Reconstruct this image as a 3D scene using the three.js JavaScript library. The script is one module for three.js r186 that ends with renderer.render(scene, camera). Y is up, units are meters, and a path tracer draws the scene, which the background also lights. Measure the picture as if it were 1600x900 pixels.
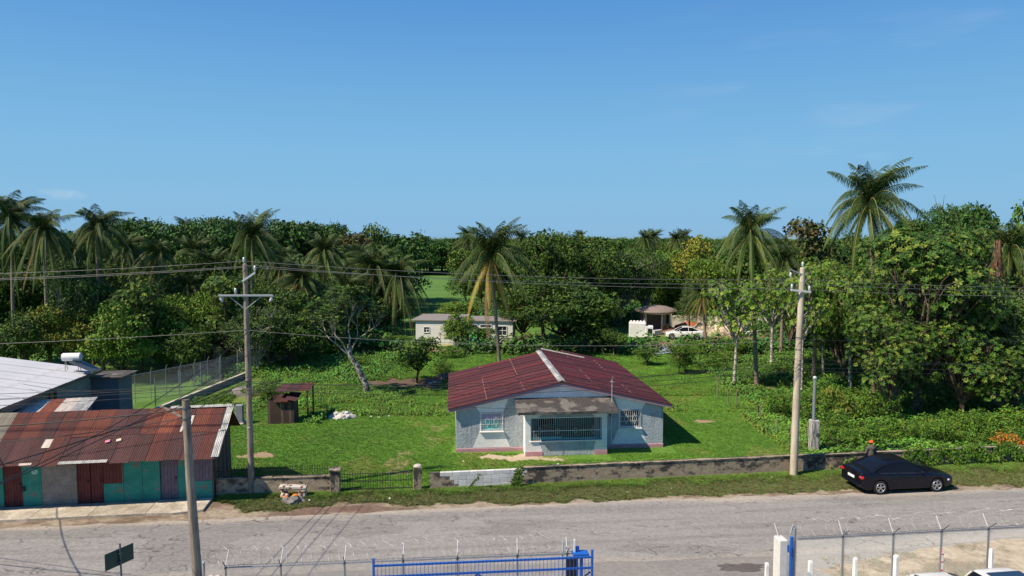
import * as THREE from 'three';
import { mergeGeometries } from 'three/addons/utils/BufferGeometryUtils.js';
import { MarchingCubes } from 'three/addons/objects/MarchingCubes.js';

// ---------------------------------------------------------------- camera, sky, sun, exposure
const scene = new THREE.Scene();
const camera = new THREE.PerspectiveCamera(44.87, 16 / 9, 0.2, 6000);
camera.position.set(0, 12, 0);                       // a drone about 12 m up, looking slightly down
camera.rotation.x = -Math.atan(80 / 1090);
const renderer = new THREE.WebGLRenderer({ antialias: true });
renderer.toneMapping = THREE.LinearToneMapping;
renderer.toneMappingExposure = 1.4;
renderer.shadowMap.enabled = true;

function hash(ix, iy, s = 0) {
  let h = Math.imul(ix | 0, 374761393) ^ Math.imul(iy | 0, 668265263) ^ Math.imul(s | 0, 2147483629 | 0);
  h = Math.imul(h ^ (h >>> 13), 1274126177); h ^= h >>> 16;
  return (h >>> 0) / 4294967296;
}
const PERM = new Uint16Array(4096), RAND = new Float32Array(4096);
for (let i = 0; i < 4096; i++) { PERM[i] = i; RAND[i] = hash(i, 77, 3); }
for (let i = 4095; i > 0; i--) { const j = Math.floor(hash(i, 5, 9) * (i + 1)), t = PERM[i]; PERM[i] = PERM[j]; PERM[j] = t; }
function vnoise(x, y, per = 0, s = 0) {
  const x0 = Math.floor(x), y0 = Math.floor(y), fx = x - x0, fy = y - y0;
  let xa = x0, xb = x0 + 1, ya = y0, yb = y0 + 1;
  if (per) { xa = ((xa % per) + per) % per; xb = ((xb % per) + per) % per; ya = ((ya % per) + per) % per; yb = ((yb % per) + per) % per; }
  const u = fx * fx * (3 - 2 * fx), v = fy * fy * (3 - 2 * fy), p = PERM[(xa + s * 57) & 4095], q = PERM[(xb + s * 57) & 4095];
  const a = RAND[PERM[(p + ya) & 4095]], b = RAND[PERM[(q + ya) & 4095]], c = RAND[PERM[(p + yb) & 4095]], d = RAND[PERM[(q + yb) & 4095]];
  return a + (b - a) * u + (c - a) * v + (a - b - c + d) * u * v;
}
function fbm(x, y, oct = 4, per = 0, s = 0) {
  let t = 0, a = 0.5, n = 0;
  for (let i = 0; i < oct; i++) { t += a * vnoise(x, y, per, s + i * 17); n += a; a *= 0.5; x *= 2; y *= 2; per *= 2; }
  return t / n;
}
function random(seed) { let a = seed >>> 0; return () => { a = (a + 0x6D2B79F5) >>> 0; let t = a; t = Math.imul(t ^ (t >>> 15), t | 1); t ^= t + Math.imul(t ^ (t >>> 7), t | 61); return ((t ^ (t >>> 14)) >>> 0) / 4294967296; }; }
const lerp = (a, b, t) => a + (b - a) * t;
const clamp = (v, a = 0, b = 1) => Math.min(b, Math.max(a, v));
const step = (a, b, v) => { const t = clamp((v - a) / (b - a)); return t * t * (3 - 2 * t); };
const mix3 = (a, b, t) => [lerp(a[0], b[0], t), lerp(a[1], b[1], t), lerp(a[2], b[2], t)];
const toLinear = (v) => { v /= 255; return v <= 0.04045 ? v / 12.92 : Math.pow((v + 0.055) / 1.055, 2.4); };

{ // clear tropical sky: air that deepens with height, a few thin wisps and one small far cloud
  const w = 2048, h = 1024, data = new Float32Array(w * h * 4);
  const stops = [[-90, [150, 176, 190]], [-1, [134, 180, 216]], [0, [140, 186, 221]], [3, [138, 189, 225]], [7, [128, 185, 226]], [12, [112, 172, 222]], [18, [91, 152, 215]], [35, [62, 120, 192]], [90, [46, 98, 172]]].map(([e, c]) => [e, c.map((v) => toLinear(v) / 1.4)]);
  for (let j = 0; j < h; j++) {
    const el = ((j + 0.5) / h - 0.5) * 180;
    let k = 0; while (k < stops.length - 2 && el > stops[k + 1][0]) k++;
    const c0 = mix3(stops[k][1], stops[k + 1][1], clamp((el - stops[k][0]) / (stops[k + 1][0] - stops[k][0])));
    for (let i = 0; i < w; i++) {
      const phi = ((i + 0.5) / w - 0.5) * 2 * Math.PI, az = Math.atan2(Math.cos(phi), -Math.sin(phi)) * 180 / Math.PI;
      let c = c0;
      if (el > 0 && el < 40) {
        const wisp = fbm(az * 0.13 + el * 0.08, el * 0.75 - az * 0.03, 5, 0, 5) * step(0, 6, el) * (1 - step(14, 30, el));
        let a = step(0.56, 0.86, wisp) * 0.11 * step(5, 24, az);
        const dx = (az + 32.6) / 2.1, dy = (el - 2.9) / 0.55, n = fbm(az * 1.6, el * 3.2, 4, 0, 9);
        a = Math.max(a, step(0.25, 0.9, 1.25 - dx * dx - dy * dy - (1 - n) * 0.9) * 0.42);
        c = mix3(c0, [0.45, 0.52, 0.59], a);
      }
      const o = (j * w + i) * 4; data[o] = c[0]; data[o + 1] = c[1]; data[o + 2] = c[2]; data[o + 3] = 1;
    }
  }
  const sky = new THREE.DataTexture(data, w, h, THREE.RGBAFormat, THREE.FloatType);
  sky.mapping = THREE.EquirectangularReflectionMapping; sky.magFilter = THREE.LinearFilter; sky.needsUpdate = true;
  scene.background = sky; scene.environment = sky;
}
const sun = new THREE.DirectionalLight(0xfff0da, 5);
sun.position.set(-78, 100, 37).multiplyScalar(1.1);
sun.target.position.set(0, 0, 0);
sun.position.z -= 50; sun.target.position.z -= 50;
sun.castShadow = true; sun.shadow.mapSize.set(4096, 4096);
Object.assign(sun.shadow.camera, { left: -70, right: 70, top: 70, bottom: -70, near: 1, far: 400 });
scene.add(sun, sun.target);

// ---------------------------------------------------------------- helpers
const taken = {};
const numbered = (n) => { taken[n] = (taken[n] ?? -1) + 1; return taken[n] ? `${n}_${String(taken[n]).padStart(3, '0')}` : n; };
function mark(o, label, category, group, kind) { if (label) o.userData.label = label; if (category) o.userData.category = category; if (group) o.userData.group = group; if (kind) o.userData.kind = kind; return o; }
function thing(name, label, category, [x, y, z] = [0, 0, 0], turn = 0, group) {
  const o = new THREE.Group(); o.name = numbered(name); o.position.set(x, y, z); o.rotation.y = turn; scene.add(o);
  return mark(o, label, category, group);
}
function mesh(name, geo, mat, parent) {
  const m = new THREE.Mesh(geo, mat); m.name = name; m.castShadow = m.receiveShadow = true; parent.add(m); return m;
}
function solo(name, geo, mat, label, category, group) { const m = mesh(numbered(name), geo, mat, scene); return mark(m, label, category, group); }
function structure(name, geo, mat, label) { const m = mesh(numbered(name), geo, mat, scene); m.userData.kind = 'structure'; return mark(m, label, 'ground'); }
const V = (x, y, z) => new THREE.Vector3(x, y, z);
function clean(g) { const r = g.index ? g.toNonIndexed() : g; for (const k of Object.keys(r.attributes)) if (!['position', 'normal', 'uv'].includes(k)) r.deleteAttribute(k); r.clearGroups(); return r; }
const join = (list) => mergeGeometries(list.map(clean));
function metric(geo) { // uv in metres, by the way each face points
  const g = clean(geo), p = g.attributes.position, uv = new Float32Array(p.count * 2), a = V(), b = V(), c = V();
  for (let i = 0; i < p.count; i += 3) {
    a.fromBufferAttribute(p, i); b.fromBufferAttribute(p, i + 1); c.fromBufferAttribute(p, i + 2);
    const n = b.clone().sub(a).cross(c.clone().sub(a)), ax = Math.abs(n.x), ay = Math.abs(n.y), az = Math.abs(n.z);
    [a, b, c].forEach((q, k) => { const [u, v] = ay >= ax && ay >= az ? [q.x, q.z] : ax >= az ? [q.z, q.y] : [q.x, q.y]; uv[(i + k) * 2] = u; uv[(i + k) * 2 + 1] = v; });
  }
  g.setAttribute('uv', new THREE.BufferAttribute(uv, 2)); return g;
}
function box(w, h, d, x = 0, y = 0, z = 0, c = 0) { // centred on x, z; standing on y; edges chamfered by c
  if (!c) { const g = new THREE.BoxGeometry(w, h, d); g.translate(x, y + h / 2, z); return metric(g); }
  const P = [], T = [], X = w / 2, Y = h / 2, Z = d / 2, id = {};
  const put = (sx, sy, sz, ax) => { const k = `${sx}${sy}${sz}${ax}`; if (!(k in id)) { id[k] = P.length; P.push([sx * (ax === 0 ? X : X - c), sy * (ax === 1 ? Y : Y - c), sz * (ax === 2 ? Z : Z - c)]); } return id[k]; };
  const tri = (i, j, k) => { const [A, B, C] = [P[i], P[j], P[k]].map((q) => V(...q)); const n = B.clone().sub(A).cross(C.clone().sub(A)); if (n.dot(A.add(B).add(C)) < 0) T.push(P[i], P[k], P[j]); else T.push(P[i], P[j], P[k]); };
  const quad = (i, j, k, l) => { tri(i, j, k); tri(i, k, l); };
  for (const s of [-1, 1]) {
    quad(put(s, -1, -1, 0), put(s, 1, -1, 0), put(s, 1, 1, 0), put(s, -1, 1, 0));
    quad(put(-1, s, -1, 1), put(1, s, -1, 1), put(1, s, 1, 1), put(-1, s, 1, 1));
    quad(put(-1, -1, s, 2), put(1, -1, s, 2), put(1, 1, s, 2), put(-1, 1, s, 2));
    for (const t of [-1, 1]) {
      quad(put(s, t, -1, 0), put(s, t, 1, 0), put(s, t, 1, 1), put(s, t, -1, 1));
      quad(put(s, -1, t, 0), put(s, 1, t, 0), put(s, 1, t, 2), put(s, -1, t, 2));
      quad(put(-1, s, t, 1), put(1, s, t, 1), put(1, s, t, 2), put(-1, s, t, 2));
      for (const r of [-1, 1]) tri(put(s, t, r, 0), put(s, t, r, 1), put(s, t, r, 2));
    }
  }
  const g = new THREE.BufferGeometry(); g.setAttribute('position', new THREE.Float32BufferAttribute(T.flat(), 3));
  g.computeVertexNormals(); g.setAttribute('uv', new THREE.Float32BufferAttribute(new Float32Array(T.length * 2), 2));
  g.translate(x, y + Y, z); return metric(g);
}
function cyl(r0, r1, h, x = 0, y = 0, z = 0, n = 12) { const g = new THREE.CylinderGeometry(r1, r0, h, n); g.translate(x, y + h / 2, z); return clean(g); }
function bar(a, b, r, n = 6) { // round bar between two points
  const A = V(...a), B = V(...b), d = B.clone().sub(A), g = new THREE.CylinderGeometry(r, r, d.length(), n);
  g.applyQuaternion(new THREE.Quaternion().setFromUnitVectors(V(0, 1, 0), d.clone().normalize())); g.translate(...A.add(B).multiplyScalar(0.5).toArray()); return clean(g);
}
function beam(a, b, w, h) { // square beam between two points
  const A = V(...a), B = V(...b), g = new THREE.BoxGeometry(w, h, A.distanceTo(B)); const o = new THREE.Object3D(); o.position.copy(A).add(B).multiplyScalar(0.5); o.lookAt(B); o.updateMatrix(); g.applyMatrix4(o.matrix); return metric(g);
}
function tube(points, radii, n = 6, cap = true) { // tapered tube through points
  const P = points.map((p) => p.isVector3 ? p : V(...p)), pos = [], nor = [], uv = [], idx = []; let ref = V(0.31, 0.2, 0.93), along = 0;
  P.forEach((p, i) => {
    const t = P[Math.min(i + 1, P.length - 1)].clone().sub(P[Math.max(i - 1, 0)]).normalize();
    const s = ref.clone().cross(t).normalize(), q = t.clone().cross(s).normalize(); ref = q.clone(); if (i) along += p.distanceTo(P[i - 1]);
    for (let k = 0; k <= n; k++) { const a = k / n * Math.PI * 2, v = s.clone().multiplyScalar(Math.cos(a)).addScaledVector(q, Math.sin(a)), r = Array.isArray(radii) ? radii[i] : radii; pos.push(p.x + v.x * r, p.y + v.y * r, p.z + v.z * r); nor.push(v.x, v.y, v.z); uv.push(k / n, along); }
  });
  for (let i = 0; i < P.length - 1; i++) for (let k = 0; k < n; k++) { const a = i * (n + 1) + k, b = a + n + 1; idx.push(a, a + 1, b, a + 1, b + 1, b); }
  const g = new THREE.BufferGeometry(); g.setAttribute('position', new THREE.Float32BufferAttribute(pos, 3)); g.setAttribute('normal', new THREE.Float32BufferAttribute(nor, 3)); g.setAttribute('uv', new THREE.Float32BufferAttribute(uv, 2)); g.setIndex(idx);
  return clean(g);
}
function prism(outline, depth, holes = [], bevel = 0) { // outline in x, y; thickness from z = 0 back to -depth
  const s = new THREE.Shape(outline.map(([x, y]) => new THREE.Vector2(x, y)));
  for (const h of holes) s.holes.push(new THREE.Path(h.map(([x, y]) => new THREE.Vector2(x, y))));
  const g = new THREE.ExtrudeGeometry(s, { depth, bevelEnabled: bevel > 0, bevelSize: bevel, bevelThickness: bevel, bevelSegments: 1 }); g.translate(0, 0, -depth); return metric(g);
}
const rect = (x0, y0, x1, y1) => [[x0, y0], [x1, y0], [x1, y1], [x0, y1]];
function lay(m, origin, xAxis, zAxis) { // stand a mesh on its own axes
  const x = V(...xAxis).normalize(), z = V(...zAxis).normalize(), y = z.clone().cross(x).normalize(); x.copy(y).cross(z);
  m.quaternion.setFromRotationMatrix(new THREE.Matrix4().makeBasis(x, y, z)); m.position.set(...origin); return m;
}
function corrugated(w, l, pitch = 0.076, amp = 0.012, seg = 4) { // sheet lying in x, z; ribs run along z
  const n = Math.max(2, Math.round(w / pitch * seg)), pos = [], uv = [], idx = [];
  for (let i = 0; i <= n; i++) { const x = -w / 2 + w * i / n, y = amp * Math.cos(i / seg * Math.PI * 2); for (const z of [0, l]) { pos.push(x, y, z); uv.push(x, z); } }
  for (let i = 0; i < n; i++) { const a = i * 2; idx.push(a, a + 1, a + 2, a + 1, a + 3, a + 2); }
  const g = new THREE.BufferGeometry(); g.setAttribute('position', new THREE.Float32BufferAttribute(pos, 3)); g.setAttribute('uv', new THREE.Float32BufferAttribute(uv, 2)); g.setIndex(idx); g.computeVertexNormals();
  return g;
}
function texture(w, h, fn, srgb = true) {
  const d = new Uint8Array(w * h * 4);
  for (let j = 0; j < h; j++) for (let i = 0; i < w; i++) { const c = fn(i / w, j / h, i, j), o = (j * w + i) * 4; d[o] = clamp(c[0], 0, 255); d[o + 1] = clamp(c[1], 0, 255); d[o + 2] = clamp(c[2], 0, 255); d[o + 3] = 255; }
  const t = new THREE.DataTexture(d, w, h); t.wrapS = t.wrapT = THREE.RepeatWrapping; t.magFilter = THREE.LinearFilter; t.minFilter = THREE.LinearMipmapLinearFilter; t.generateMipmaps = true;
  if (srgb) t.colorSpace = THREE.SRGBColorSpace; t.needsUpdate = true; return t;
}
const tiled = (t, sx, sy = sx) => { const c = t.clone(); c.repeat.set(1 / sx, 1 / sy); c.needsUpdate = true; return c; };
const paint = (color, roughness = 0.8, more = {}) => new THREE.MeshStandardMaterial({ color: new THREE.Color(...color.map(toLinear)), roughness, metalness: 0, ...more });
const mapped = (map, roughness = 0.85, more = {}) => new THREE.MeshStandardMaterial({ map, roughness, metalness: 0, ...more });
// ---------------------------------------------------------------- materials (colour, grain and wear of the things themselves)
const grain = (amp, f = 60, s = 3) => (u, v) => (fbm(u * f, v * f, 3, f, s) - 0.5) * 2 * amp;
const roughBump = texture(512, 512, (u, v) => { const n = fbm(u * 24, v * 24, 4, 24, 71), m = fbm(u * 7, v * 7, 3, 7, 72); const k = 255 * clamp(n * 0.7 + m * 0.4 - 0.05); return [k, k, k]; }, false);
const stuccoBump = texture(512, 512, (u, v) => { const n = fbm(u * 16, v * 16, 2, 16, 75), r = 1 - Math.abs(2 * n - 1), k = 255 * clamp(r * r * 1.1 - 0.1); return [k, k, k]; }, false);
const speckle = (base, amp, tint = [1, 1, 1], f = 40, s = 3, blot = 0.5) => texture(256, 256, (u, v) => { const g = (fbm(u * f, v * f, 3, f, s) - 0.5) * 2 * amp + (fbm(u * 5, v * 5, 3, 5, s + 9) - 0.5) * 2 * amp * blot; return base.map((b, i) => b + g * tint[i]); });
const M = {};
M.stuccoGrey = mapped(tiled(texture(512, 512, (u, v) => { const n = fbm(u * 30, v * 30, 3, 30, 463), b = fbm(u * 5, v * 5, 4, 5, 464), st = fbm(u * 26, v * 1.5, 3, 0, 465); return mix3([166, 174, 179], [146, 152, 156], step(0.5, 0.8, b * 0.6 + st * 0.45)).map((c) => c + (n - 0.5) * 18); }), 3.1), 0.92, { bumpMap: tiled(stuccoBump, 1.3), bumpScale: 0.01 });
M.whitePaint = mapped(tiled(speckle([226, 226, 223], 11, [1, 1, 1.1], 20, 4, 1.2), 2.3), 0.75);
M.pinkPaint = mapped(tiled(speckle([186, 140, 146], 18, [1, 1, 1], 30, 6), 1.2), 0.85);
M.tealInside = paint([112, 186, 172], 0.8);
M.mauve = paint([150, 122, 134], 0.8);
M.dark = paint([28, 28, 30], 0.6);
M.white = paint([222, 222, 218], 0.55);
M.bareDirt = paint([150, 120, 92], 1);
const roofStreak = (base, rust, s) => texture(256, 256, (u, v) => { const st = fbm(u * 64, v * 2, 3, 0, s), b = fbm(u * 6, v * 6, 4, 6, s + 3), sp = fbm(u * 50, v * 50, 2, 50, s + 6), fine = fbm(u * 128, v * 4, 2, 128, s + 8); const k = step(0.4, 0.7, st * 0.6 + b * 0.45); return mix3(base, rust, k).map((c) => c * (0.66 + 0.3 * b + 0.4 * fine) + (sp - 0.5) * 26); });
const redRoofs = [[[79, 33, 32], [67, 31, 30], 11], [[85, 37, 35], [77, 44, 40], 21], [[74, 32, 32], [61, 29, 30], 31], [[94, 37, 35], [79, 35, 34], 41]].map(([a, b, s]) => mapped(tiled(roofStreak(a, b, s), 1.1, 2.6), 0.62, { metalness: 0.05 }));
const rusty = [[[98, 46, 36], [60, 36, 34], 51], [[112, 56, 38], [80, 44, 38], 61], [[76, 42, 38], [56, 38, 38], 71], [[132, 72, 46], [96, 48, 38], 81], [[86, 52, 50], [70, 42, 42], 91]].map(([a, b, s]) => mapped(tiled(roofStreak(a, b, s), 0.9, 2.4), 0.85));
M.galvanised = mapped(tiled(roofStreak([156, 156, 150], [176, 176, 170], 101), 1, 2.2), 0.55, { metalness: 0.12 });
M.galvanisedPale = mapped(tiled(roofStreak([206, 198, 186], [184, 164, 146], 111), 1, 2.2), 0.6, { metalness: 0.15 });
M.galvanisedDull = mapped(tiled(roofStreak([128, 124, 108], [108, 100, 88], 121), 1, 2.2), 0.7, { metalness: 0.1 });
M.whiteRoof = mapped(tiled(texture(512, 512, (u, v) => { const b = fbm(u * 4, v * 4, 4, 4, 131), s = fbm(u * 30, v * 3, 3, 0, 133); const k = step(0.55, 0.8, b * 0.7 + s * 0.3); return mix3([184, 186, 190], [158, 154, 149], k).map((c) => c + (b - 0.5) * 14); }), 5), 0.6);
M.greyBlock = mapped(tiled(speckle([132, 134, 138], 16, [1, 1, 1], 30, 141), 1.5), 0.95);
M.greyWallDark = mapped(tiled(speckle([92, 98, 112], 14, [1, 1, 1], 30, 145), 1.5), 0.95);
M.concrete = mapped(tiled(speckle([176, 170, 158], 22, [1, 1, 0.95], 36, 151), 1.6), 0.95, { bumpMap: tiled(roughBump, 1), bumpScale: 0.006 });
M.concretePole = mapped(tiled(texture(256, 512, (u, v) => { const g = fbm(u * 12, v * 40, 3, 0, 155), b = fbm(u * 3, v * 8, 3, 0, 156); return [178, 166, 146].map((c) => c + (g - 0.5) * 26 + (b - 0.5) * 40); }), 1, 10), 0.9);
M.whiteBlock = [[208, 208, 206], [198, 198, 197], [214, 214, 210], [202, 200, 194]].map((c, i) => mapped(tiled(speckle(c, 12, [1, 1, 1], 30, 160 + i), 0.7), 0.92));
// old rendered garden wall: bare render below, black mould with a ragged edge along the top and in blotches
M.oldWall = mapped(texture(2048, 128, (u, v) => {
  const x = u * 46, y = v * 1.2, n = fbm(x * 2.6, y * 4.5, 5, 0, 171), f = fbm(x * 11, y * 11, 3, 0, 172), b = fbm(x * 0.5, 3, 3, 0, 173);
  const mould = step(0.40, 0.68, n * 0.8 + v * 0.36 + b * 0.3 - 0.24 + (f - 0.5) * 0.5);
  return mix3([160, 144, 122].map((c) => c + (f - 0.5) * 50), [66, 62, 57].map((c) => c + (f - 0.5) * 34), mould);
}), 0.97, { bumpMap: tiled(roughBump, 1, 1), bumpScale: 0.012 });
M.oldWall.map.repeat.set(1 / 46, 1 / 1.2); M.oldWall.bumpMap.repeat.set(1, 1);
M.slabTop = mapped(tiled(texture(512, 512, (u, v) => { const n = fbm(u * 14, v * 14, 5, 14, 181), f = fbm(u * 90, v * 90, 2, 90, 182); return mix3([106, 101, 94], [62, 59, 56], step(0.38, 0.62, n)).map((c) => c + (f - 0.5) * 30); }), 6.3), 0.95);
M.turquoise = mapped(tiled(texture(512, 512, (u, v) => { const b = fbm(u * 5, v * 5, 4, 5, 191), f = fbm(u * 40, v * 40, 3, 40, 192), peel = step(0.66, 0.72, b * 0.8 + f * 0.25); return mix3([52, 138, 120].map((c) => c + (b - 0.5) * 36 + (f - 0.5) * 18), [124, 112, 100], peel); }), 1.8), 0.85);
M.redDoor = mapped(tiled(texture(256, 512, (u, v) => { const g = fbm(u * 40, v * 3, 3, 40, 195), b = fbm(u * 4, v * 4, 3, 4, 196); return [104, 50, 44].map((c, i) => c + (g - 0.5) * 34 + (b - 0.5) * 22); }), 0.9), 0.85);
M.plumDoor = mapped(tiled(texture(256, 512, (u, v) => { const g = fbm(u * 40, v * 3, 3, 40, 197), b = fbm(u * 4, v * 4, 3, 4, 198); return [112, 98, 110].map((c, i) => c + (g - 0.5) * 30 + (b - 0.5) * 20); }), 0.9), 0.85);
M.mudPanel = mapped(tiled(speckle([140, 131, 121], 14, [1, 1, 0.95], 24, 199, 1.1), 2), 0.95);
const woodTex = (base, s) => texture(256, 512, (u, v) => { const g = fbm(u * 30, v * 2, 4, 30, s), k = fbm(u * 5, v * 6, 3, 5, s + 2); return base.map((c) => c * (0.62 + 0.6 * g) + (k - 0.5) * 22); });
M.oldWood = mapped(tiled(woodTex([98, 84, 72], 201), 0.5, 1.6), 0.95);
M.darkWood = mapped(tiled(woodTex([74, 58, 50], 205), 0.5, 1.6), 0.95);
M.greyWood = mapped(tiled(woodTex([136, 126, 114], 207), 0.5, 1.6), 0.95);
M.poleWood = mapped(tiled(texture(256, 1024, (u, v) => { const g = fbm(u * 26, v * 10, 4, 26, 211), k = fbm(u * 4, v * 30, 3, 4, 213); return [140, 128, 114].map((c) => c * (0.55 + 0.75 * g) + (k - 0.5) * 26); }), 1, 6), 0.95);
M.steel = paint([158, 164, 168], 0.45, { metalness: 0.6 });
M.steelDark = paint([92, 98, 102], 0.5, { metalness: 0.5 });
M.paleSteel = paint([196, 200, 204], 0.5, { metalness: 0.3 });
M.iron = paint([44, 40, 38], 0.8);
M.wire = paint([34, 33, 34], 0.6);
M.wireBare = paint([122, 122, 118], 0.5, { metalness: 0.4 });
M.blueSteel = paint([30, 92, 176], 0.45);
M.rubber = paint([26, 26, 27], 0.9);
M.alloy = paint([190, 192, 196], 0.3, { metalness: 0.7 });
const barkTex = (a, b, s) => texture(256, 512, (u, v) => { const g = fbm(u * 16, v * 16, 4, 16, s), k = fbm(u * 4, v * 6, 3, 4, s + 1); return mix3(a, b, step(0.35, 0.68, g * 0.6 + k * 0.45)); });
M.bark = mapped(tiled(barkTex([64, 54, 44], [112, 100, 84], 221), 1, 1.5), 0.95);
M.paleBark = mapped(tiled(barkTex([104, 96, 86], [206, 202, 192], 225), 1, 1.5), 0.9);
M.palmBark = mapped(tiled(texture(128, 512, (u, v) => { const r = Math.abs(((v * 24) % 1) - 0.5) * 2, g = fbm(u * 10, v * 40, 3, 10, 229); return [134, 122, 106].map((c) => c * (0.6 + 0.4 * step(0.05, 0.3, r)) + (g - 0.5) * 44); }), 1, 3), 0.95);
const leafMat = (more = {}) => new THREE.MeshPhysicalMaterial({ color: 0xffffff, vertexColors: true, roughness: 0.62, metalness: 0, side: THREE.DoubleSide, ...more });
M.leaf = leafMat({ transmission: 0.12, thickness: 0, roughness: 0.65, specularIntensity: 0.45 });
M.frond = leafMat({ transmission: 0.08, thickness: 0, roughness: 0.6, specularIntensity: 0.4 });
M.blade = new THREE.MeshStandardMaterial({ color: 0xffffff, vertexColors: true, roughness: 0.85, side: THREE.DoubleSide });
// ---------------------------------------------------------------- ground, road, verge (x to the right, d = distance ahead = -z)
const poly = (pts) => (x) => { let k = 0; while (k < pts.length - 2 && x > pts[k + 1][0]) k++; const [a, b] = [pts[k], pts[k + 1]]; return a[1] + (b[1] - a[1]) * (x - a[0]) / (b[0] - a[0]); };
const roadFar = poly([[-60, 24], [-21.1, 27.95], [-12.8, 28.85], [-2.8, 30.05], [5.8, 31.0], [15.9, 31.85], [24.4, 32.5], [60, 35]]);
const roadNear = poly([[-60, 21.4], [-1.4, 24.7], [4.75, 25.05], [10.6, 25.45], [14.8, 26.05], [20.6, 27.2], [60, 33.5]].map(([x, d]) => [x, Math.min(d, roadFar(x) - 5)]));
const wallLine = poly([[-60, 26.5], [-14, 31.55], [-8.2, 32.0], [-4.25, 32.33], [27.35, 36.48], [60, 40.7]]);
function sheet(name, pts, y, mat, label) { // flat sheet from an outline in x, d; uv in metres
  const s = new THREE.Shape(pts.map(([x, d]) => new THREE.Vector2(x, d))), g = new THREE.ShapeGeometry(s); g.rotateX(-Math.PI / 2); g.translate(0, y, 0);
  const p = g.attributes.position, uv = []; for (let i = 0; i < p.count; i++) uv.push(p.getX(i), -p.getZ(i)); g.setAttribute('uv', new THREE.Float32BufferAttribute(uv, 2));
  return structure(name, clean(g), mat, label);
}
const at01 = (t, x0, x1, d0, d1) => { t.wrapS = t.wrapT = THREE.ClampToEdgeWrapping; t.repeat.set(1 / (x1 - x0), 1 / (d1 - d0)); t.offset.set(-x0 / (x1 - x0), -d0 / (d1 - d0)); return t; };
const farGrass = texture(512, 512, (u, v) => { const n = fbm(u * 16, v * 16, 4, 16, 301), b = fbm(u * 3, v * 3, 3, 3, 302); return mix3([58, 92, 30], [88, 128, 44], clamp(n * 0.6 + b * 0.5)); });
sheet('ground', [[-2500, -40], [2500, -40], [2500, 3600], [-2500, 3600]], 0, mapped(tiled(farGrass, 37), 1), 'green country spreading to the horizon under the trees');
// bare places in the yard: [x, d, half width, half depth, strength]
const bare = [[-14.2, 37.6, 0.9, 0.55, 0.9], [0.6, 37.2, 2.2, 0.62, 1.4], [-8.2, 56.6, 4.2, 2.1, 1.5], [-5, 58, 2.6, 1.2, 1.3], [12.4, 44.6, 0.6, 0.5, 0.8], [-5.9, 36.5, 0.9, 3.4, 0.5], [-4.7, 42, 0.7, 3.5, 0.45], [19.6, 55.2, 1.6, 1, 0.9], [-20, 55, 2, 1.2, 0.9], [-24.6, 58, 2.2, 1.2, 1], [13, 77, 9, 2.4, 1.0], [26, 84, 7, 3.2, 1.2], [-7, 73.4, 5, 1.3, 0.9], [22, 70, 8, 2, 0.6]];
const bareness = (x, d) => { let m = 0; const w = fbm(x * 1.5, d * 1.5, 4, 0, 311) - 0.5; for (const [a, b, r, s, k] of bare) { const q = ((x - a) / r) ** 2 + ((d - b) / s) ** 2; m = Math.max(m, k * clamp(1.2 - q * 0.9 + w * 3.2)); } return clamp(m); };
function lawnColor(x, d) {
  const n = fbm(x * 2.6, d * 2.6, 4, 0, 321), b = fbm(x * 0.22, d * 0.22, 3, 0, 322), f = fbm(x * 9, d * 9, 2, 0, 323);
  let c = mix3([62, 98, 27], [94, 130, 36], clamp(n * 0.55 + b * 0.75 - 0.1));
  c = mix3(c, [116, 118, 58], step(0.54, 0.78, fbm(x * 0.5 + 9, d * 0.5, 4, 0, 324)) * 0.6);
  const e = bareness(x, d), house = Math.abs(x - 0.6) < 3 && d < 38.5 && d > 36;
  c = mix3(c, house ? [172, 156, 134] : d > 50 && d < 62 && x < 0 ? [92, 74, 60] : [142, 120, 94], step(0.3, 0.75, e + (f - 0.5) * 0.5));
  return c.map((v) => v + (f - 0.5) * 26);
}
const lawn = at01(texture(2048, 1024, (u, v) => lawnColor(-46 + u * 92, 31 + v * 56)), -46, 46, 31, 87);
sheet('lawn', [[-46, 31.2], [-14, 31.7], [-8.2, 32.1], [-4.25, 32.43], [27.35, 36.58], [46, 38.9], [46, 87], [-46, 87]], 0.006, mapped(lawn, 1), 'green lawn of the house yard');
// verge between road and wall: grass with a ragged sandy edge
const vergeGrass = (x, d) => { const a = roadFar(x), b = wallLine(x), t = (d - a) / (b - a), n = fbm(x * 1.3, d * 1.3, 4, 0, 331); const drive = step(2.6, 1.2, Math.abs(x + 7.3)) * 0.18; return step(0.34, 0.5, t + (n - 0.5) * 0.42 - drive + 0.17 + 0.13 * step(-4, 2, x) - 0.5 * step(-11.5, -13.6, x)); };
const vergeTex = at01(texture(2048, 512, (u, v) => {
  const x = -46 + u * 92, d = 22 + v * 19, f = fbm(x * 8, d * 8, 3, 0, 341), n = fbm(x * 1.1, d * 2, 4, 0, 342), g = vergeGrass(x, d);
  let dirt = mix3([144, 131, 112], [108, 92, 76], step(0.4, 0.7, n)); dirt = mix3(dirt, [104, 84, 70], step(3.2, 1.0, Math.abs(x + 7.6)) * step(0.35, 0.6, n + 0.12));
  const grass = mix3([78, 92, 44], [104, 106, 60], step(0.35, 0.7, fbm(x * 0.7, d * 1.6, 3, 0, 343)));
  return mix3(dirt, grass, g).map((c) => c + (f - 0.5) * 44);
}), -46, 46, 22, 41);
sheet('verge', [[-46, 22], [46, 26], [46, 38.88], [27.35, 36.56], [-4.25, 32.41], [-8.2, 32.08], [-14, 31.68], [-46, 28]], 0.010, mapped(vergeTex, 1, { bumpMap: roughBump, bumpScale: 0.01 }), 'grass verge with sandy edge along the road');
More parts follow.
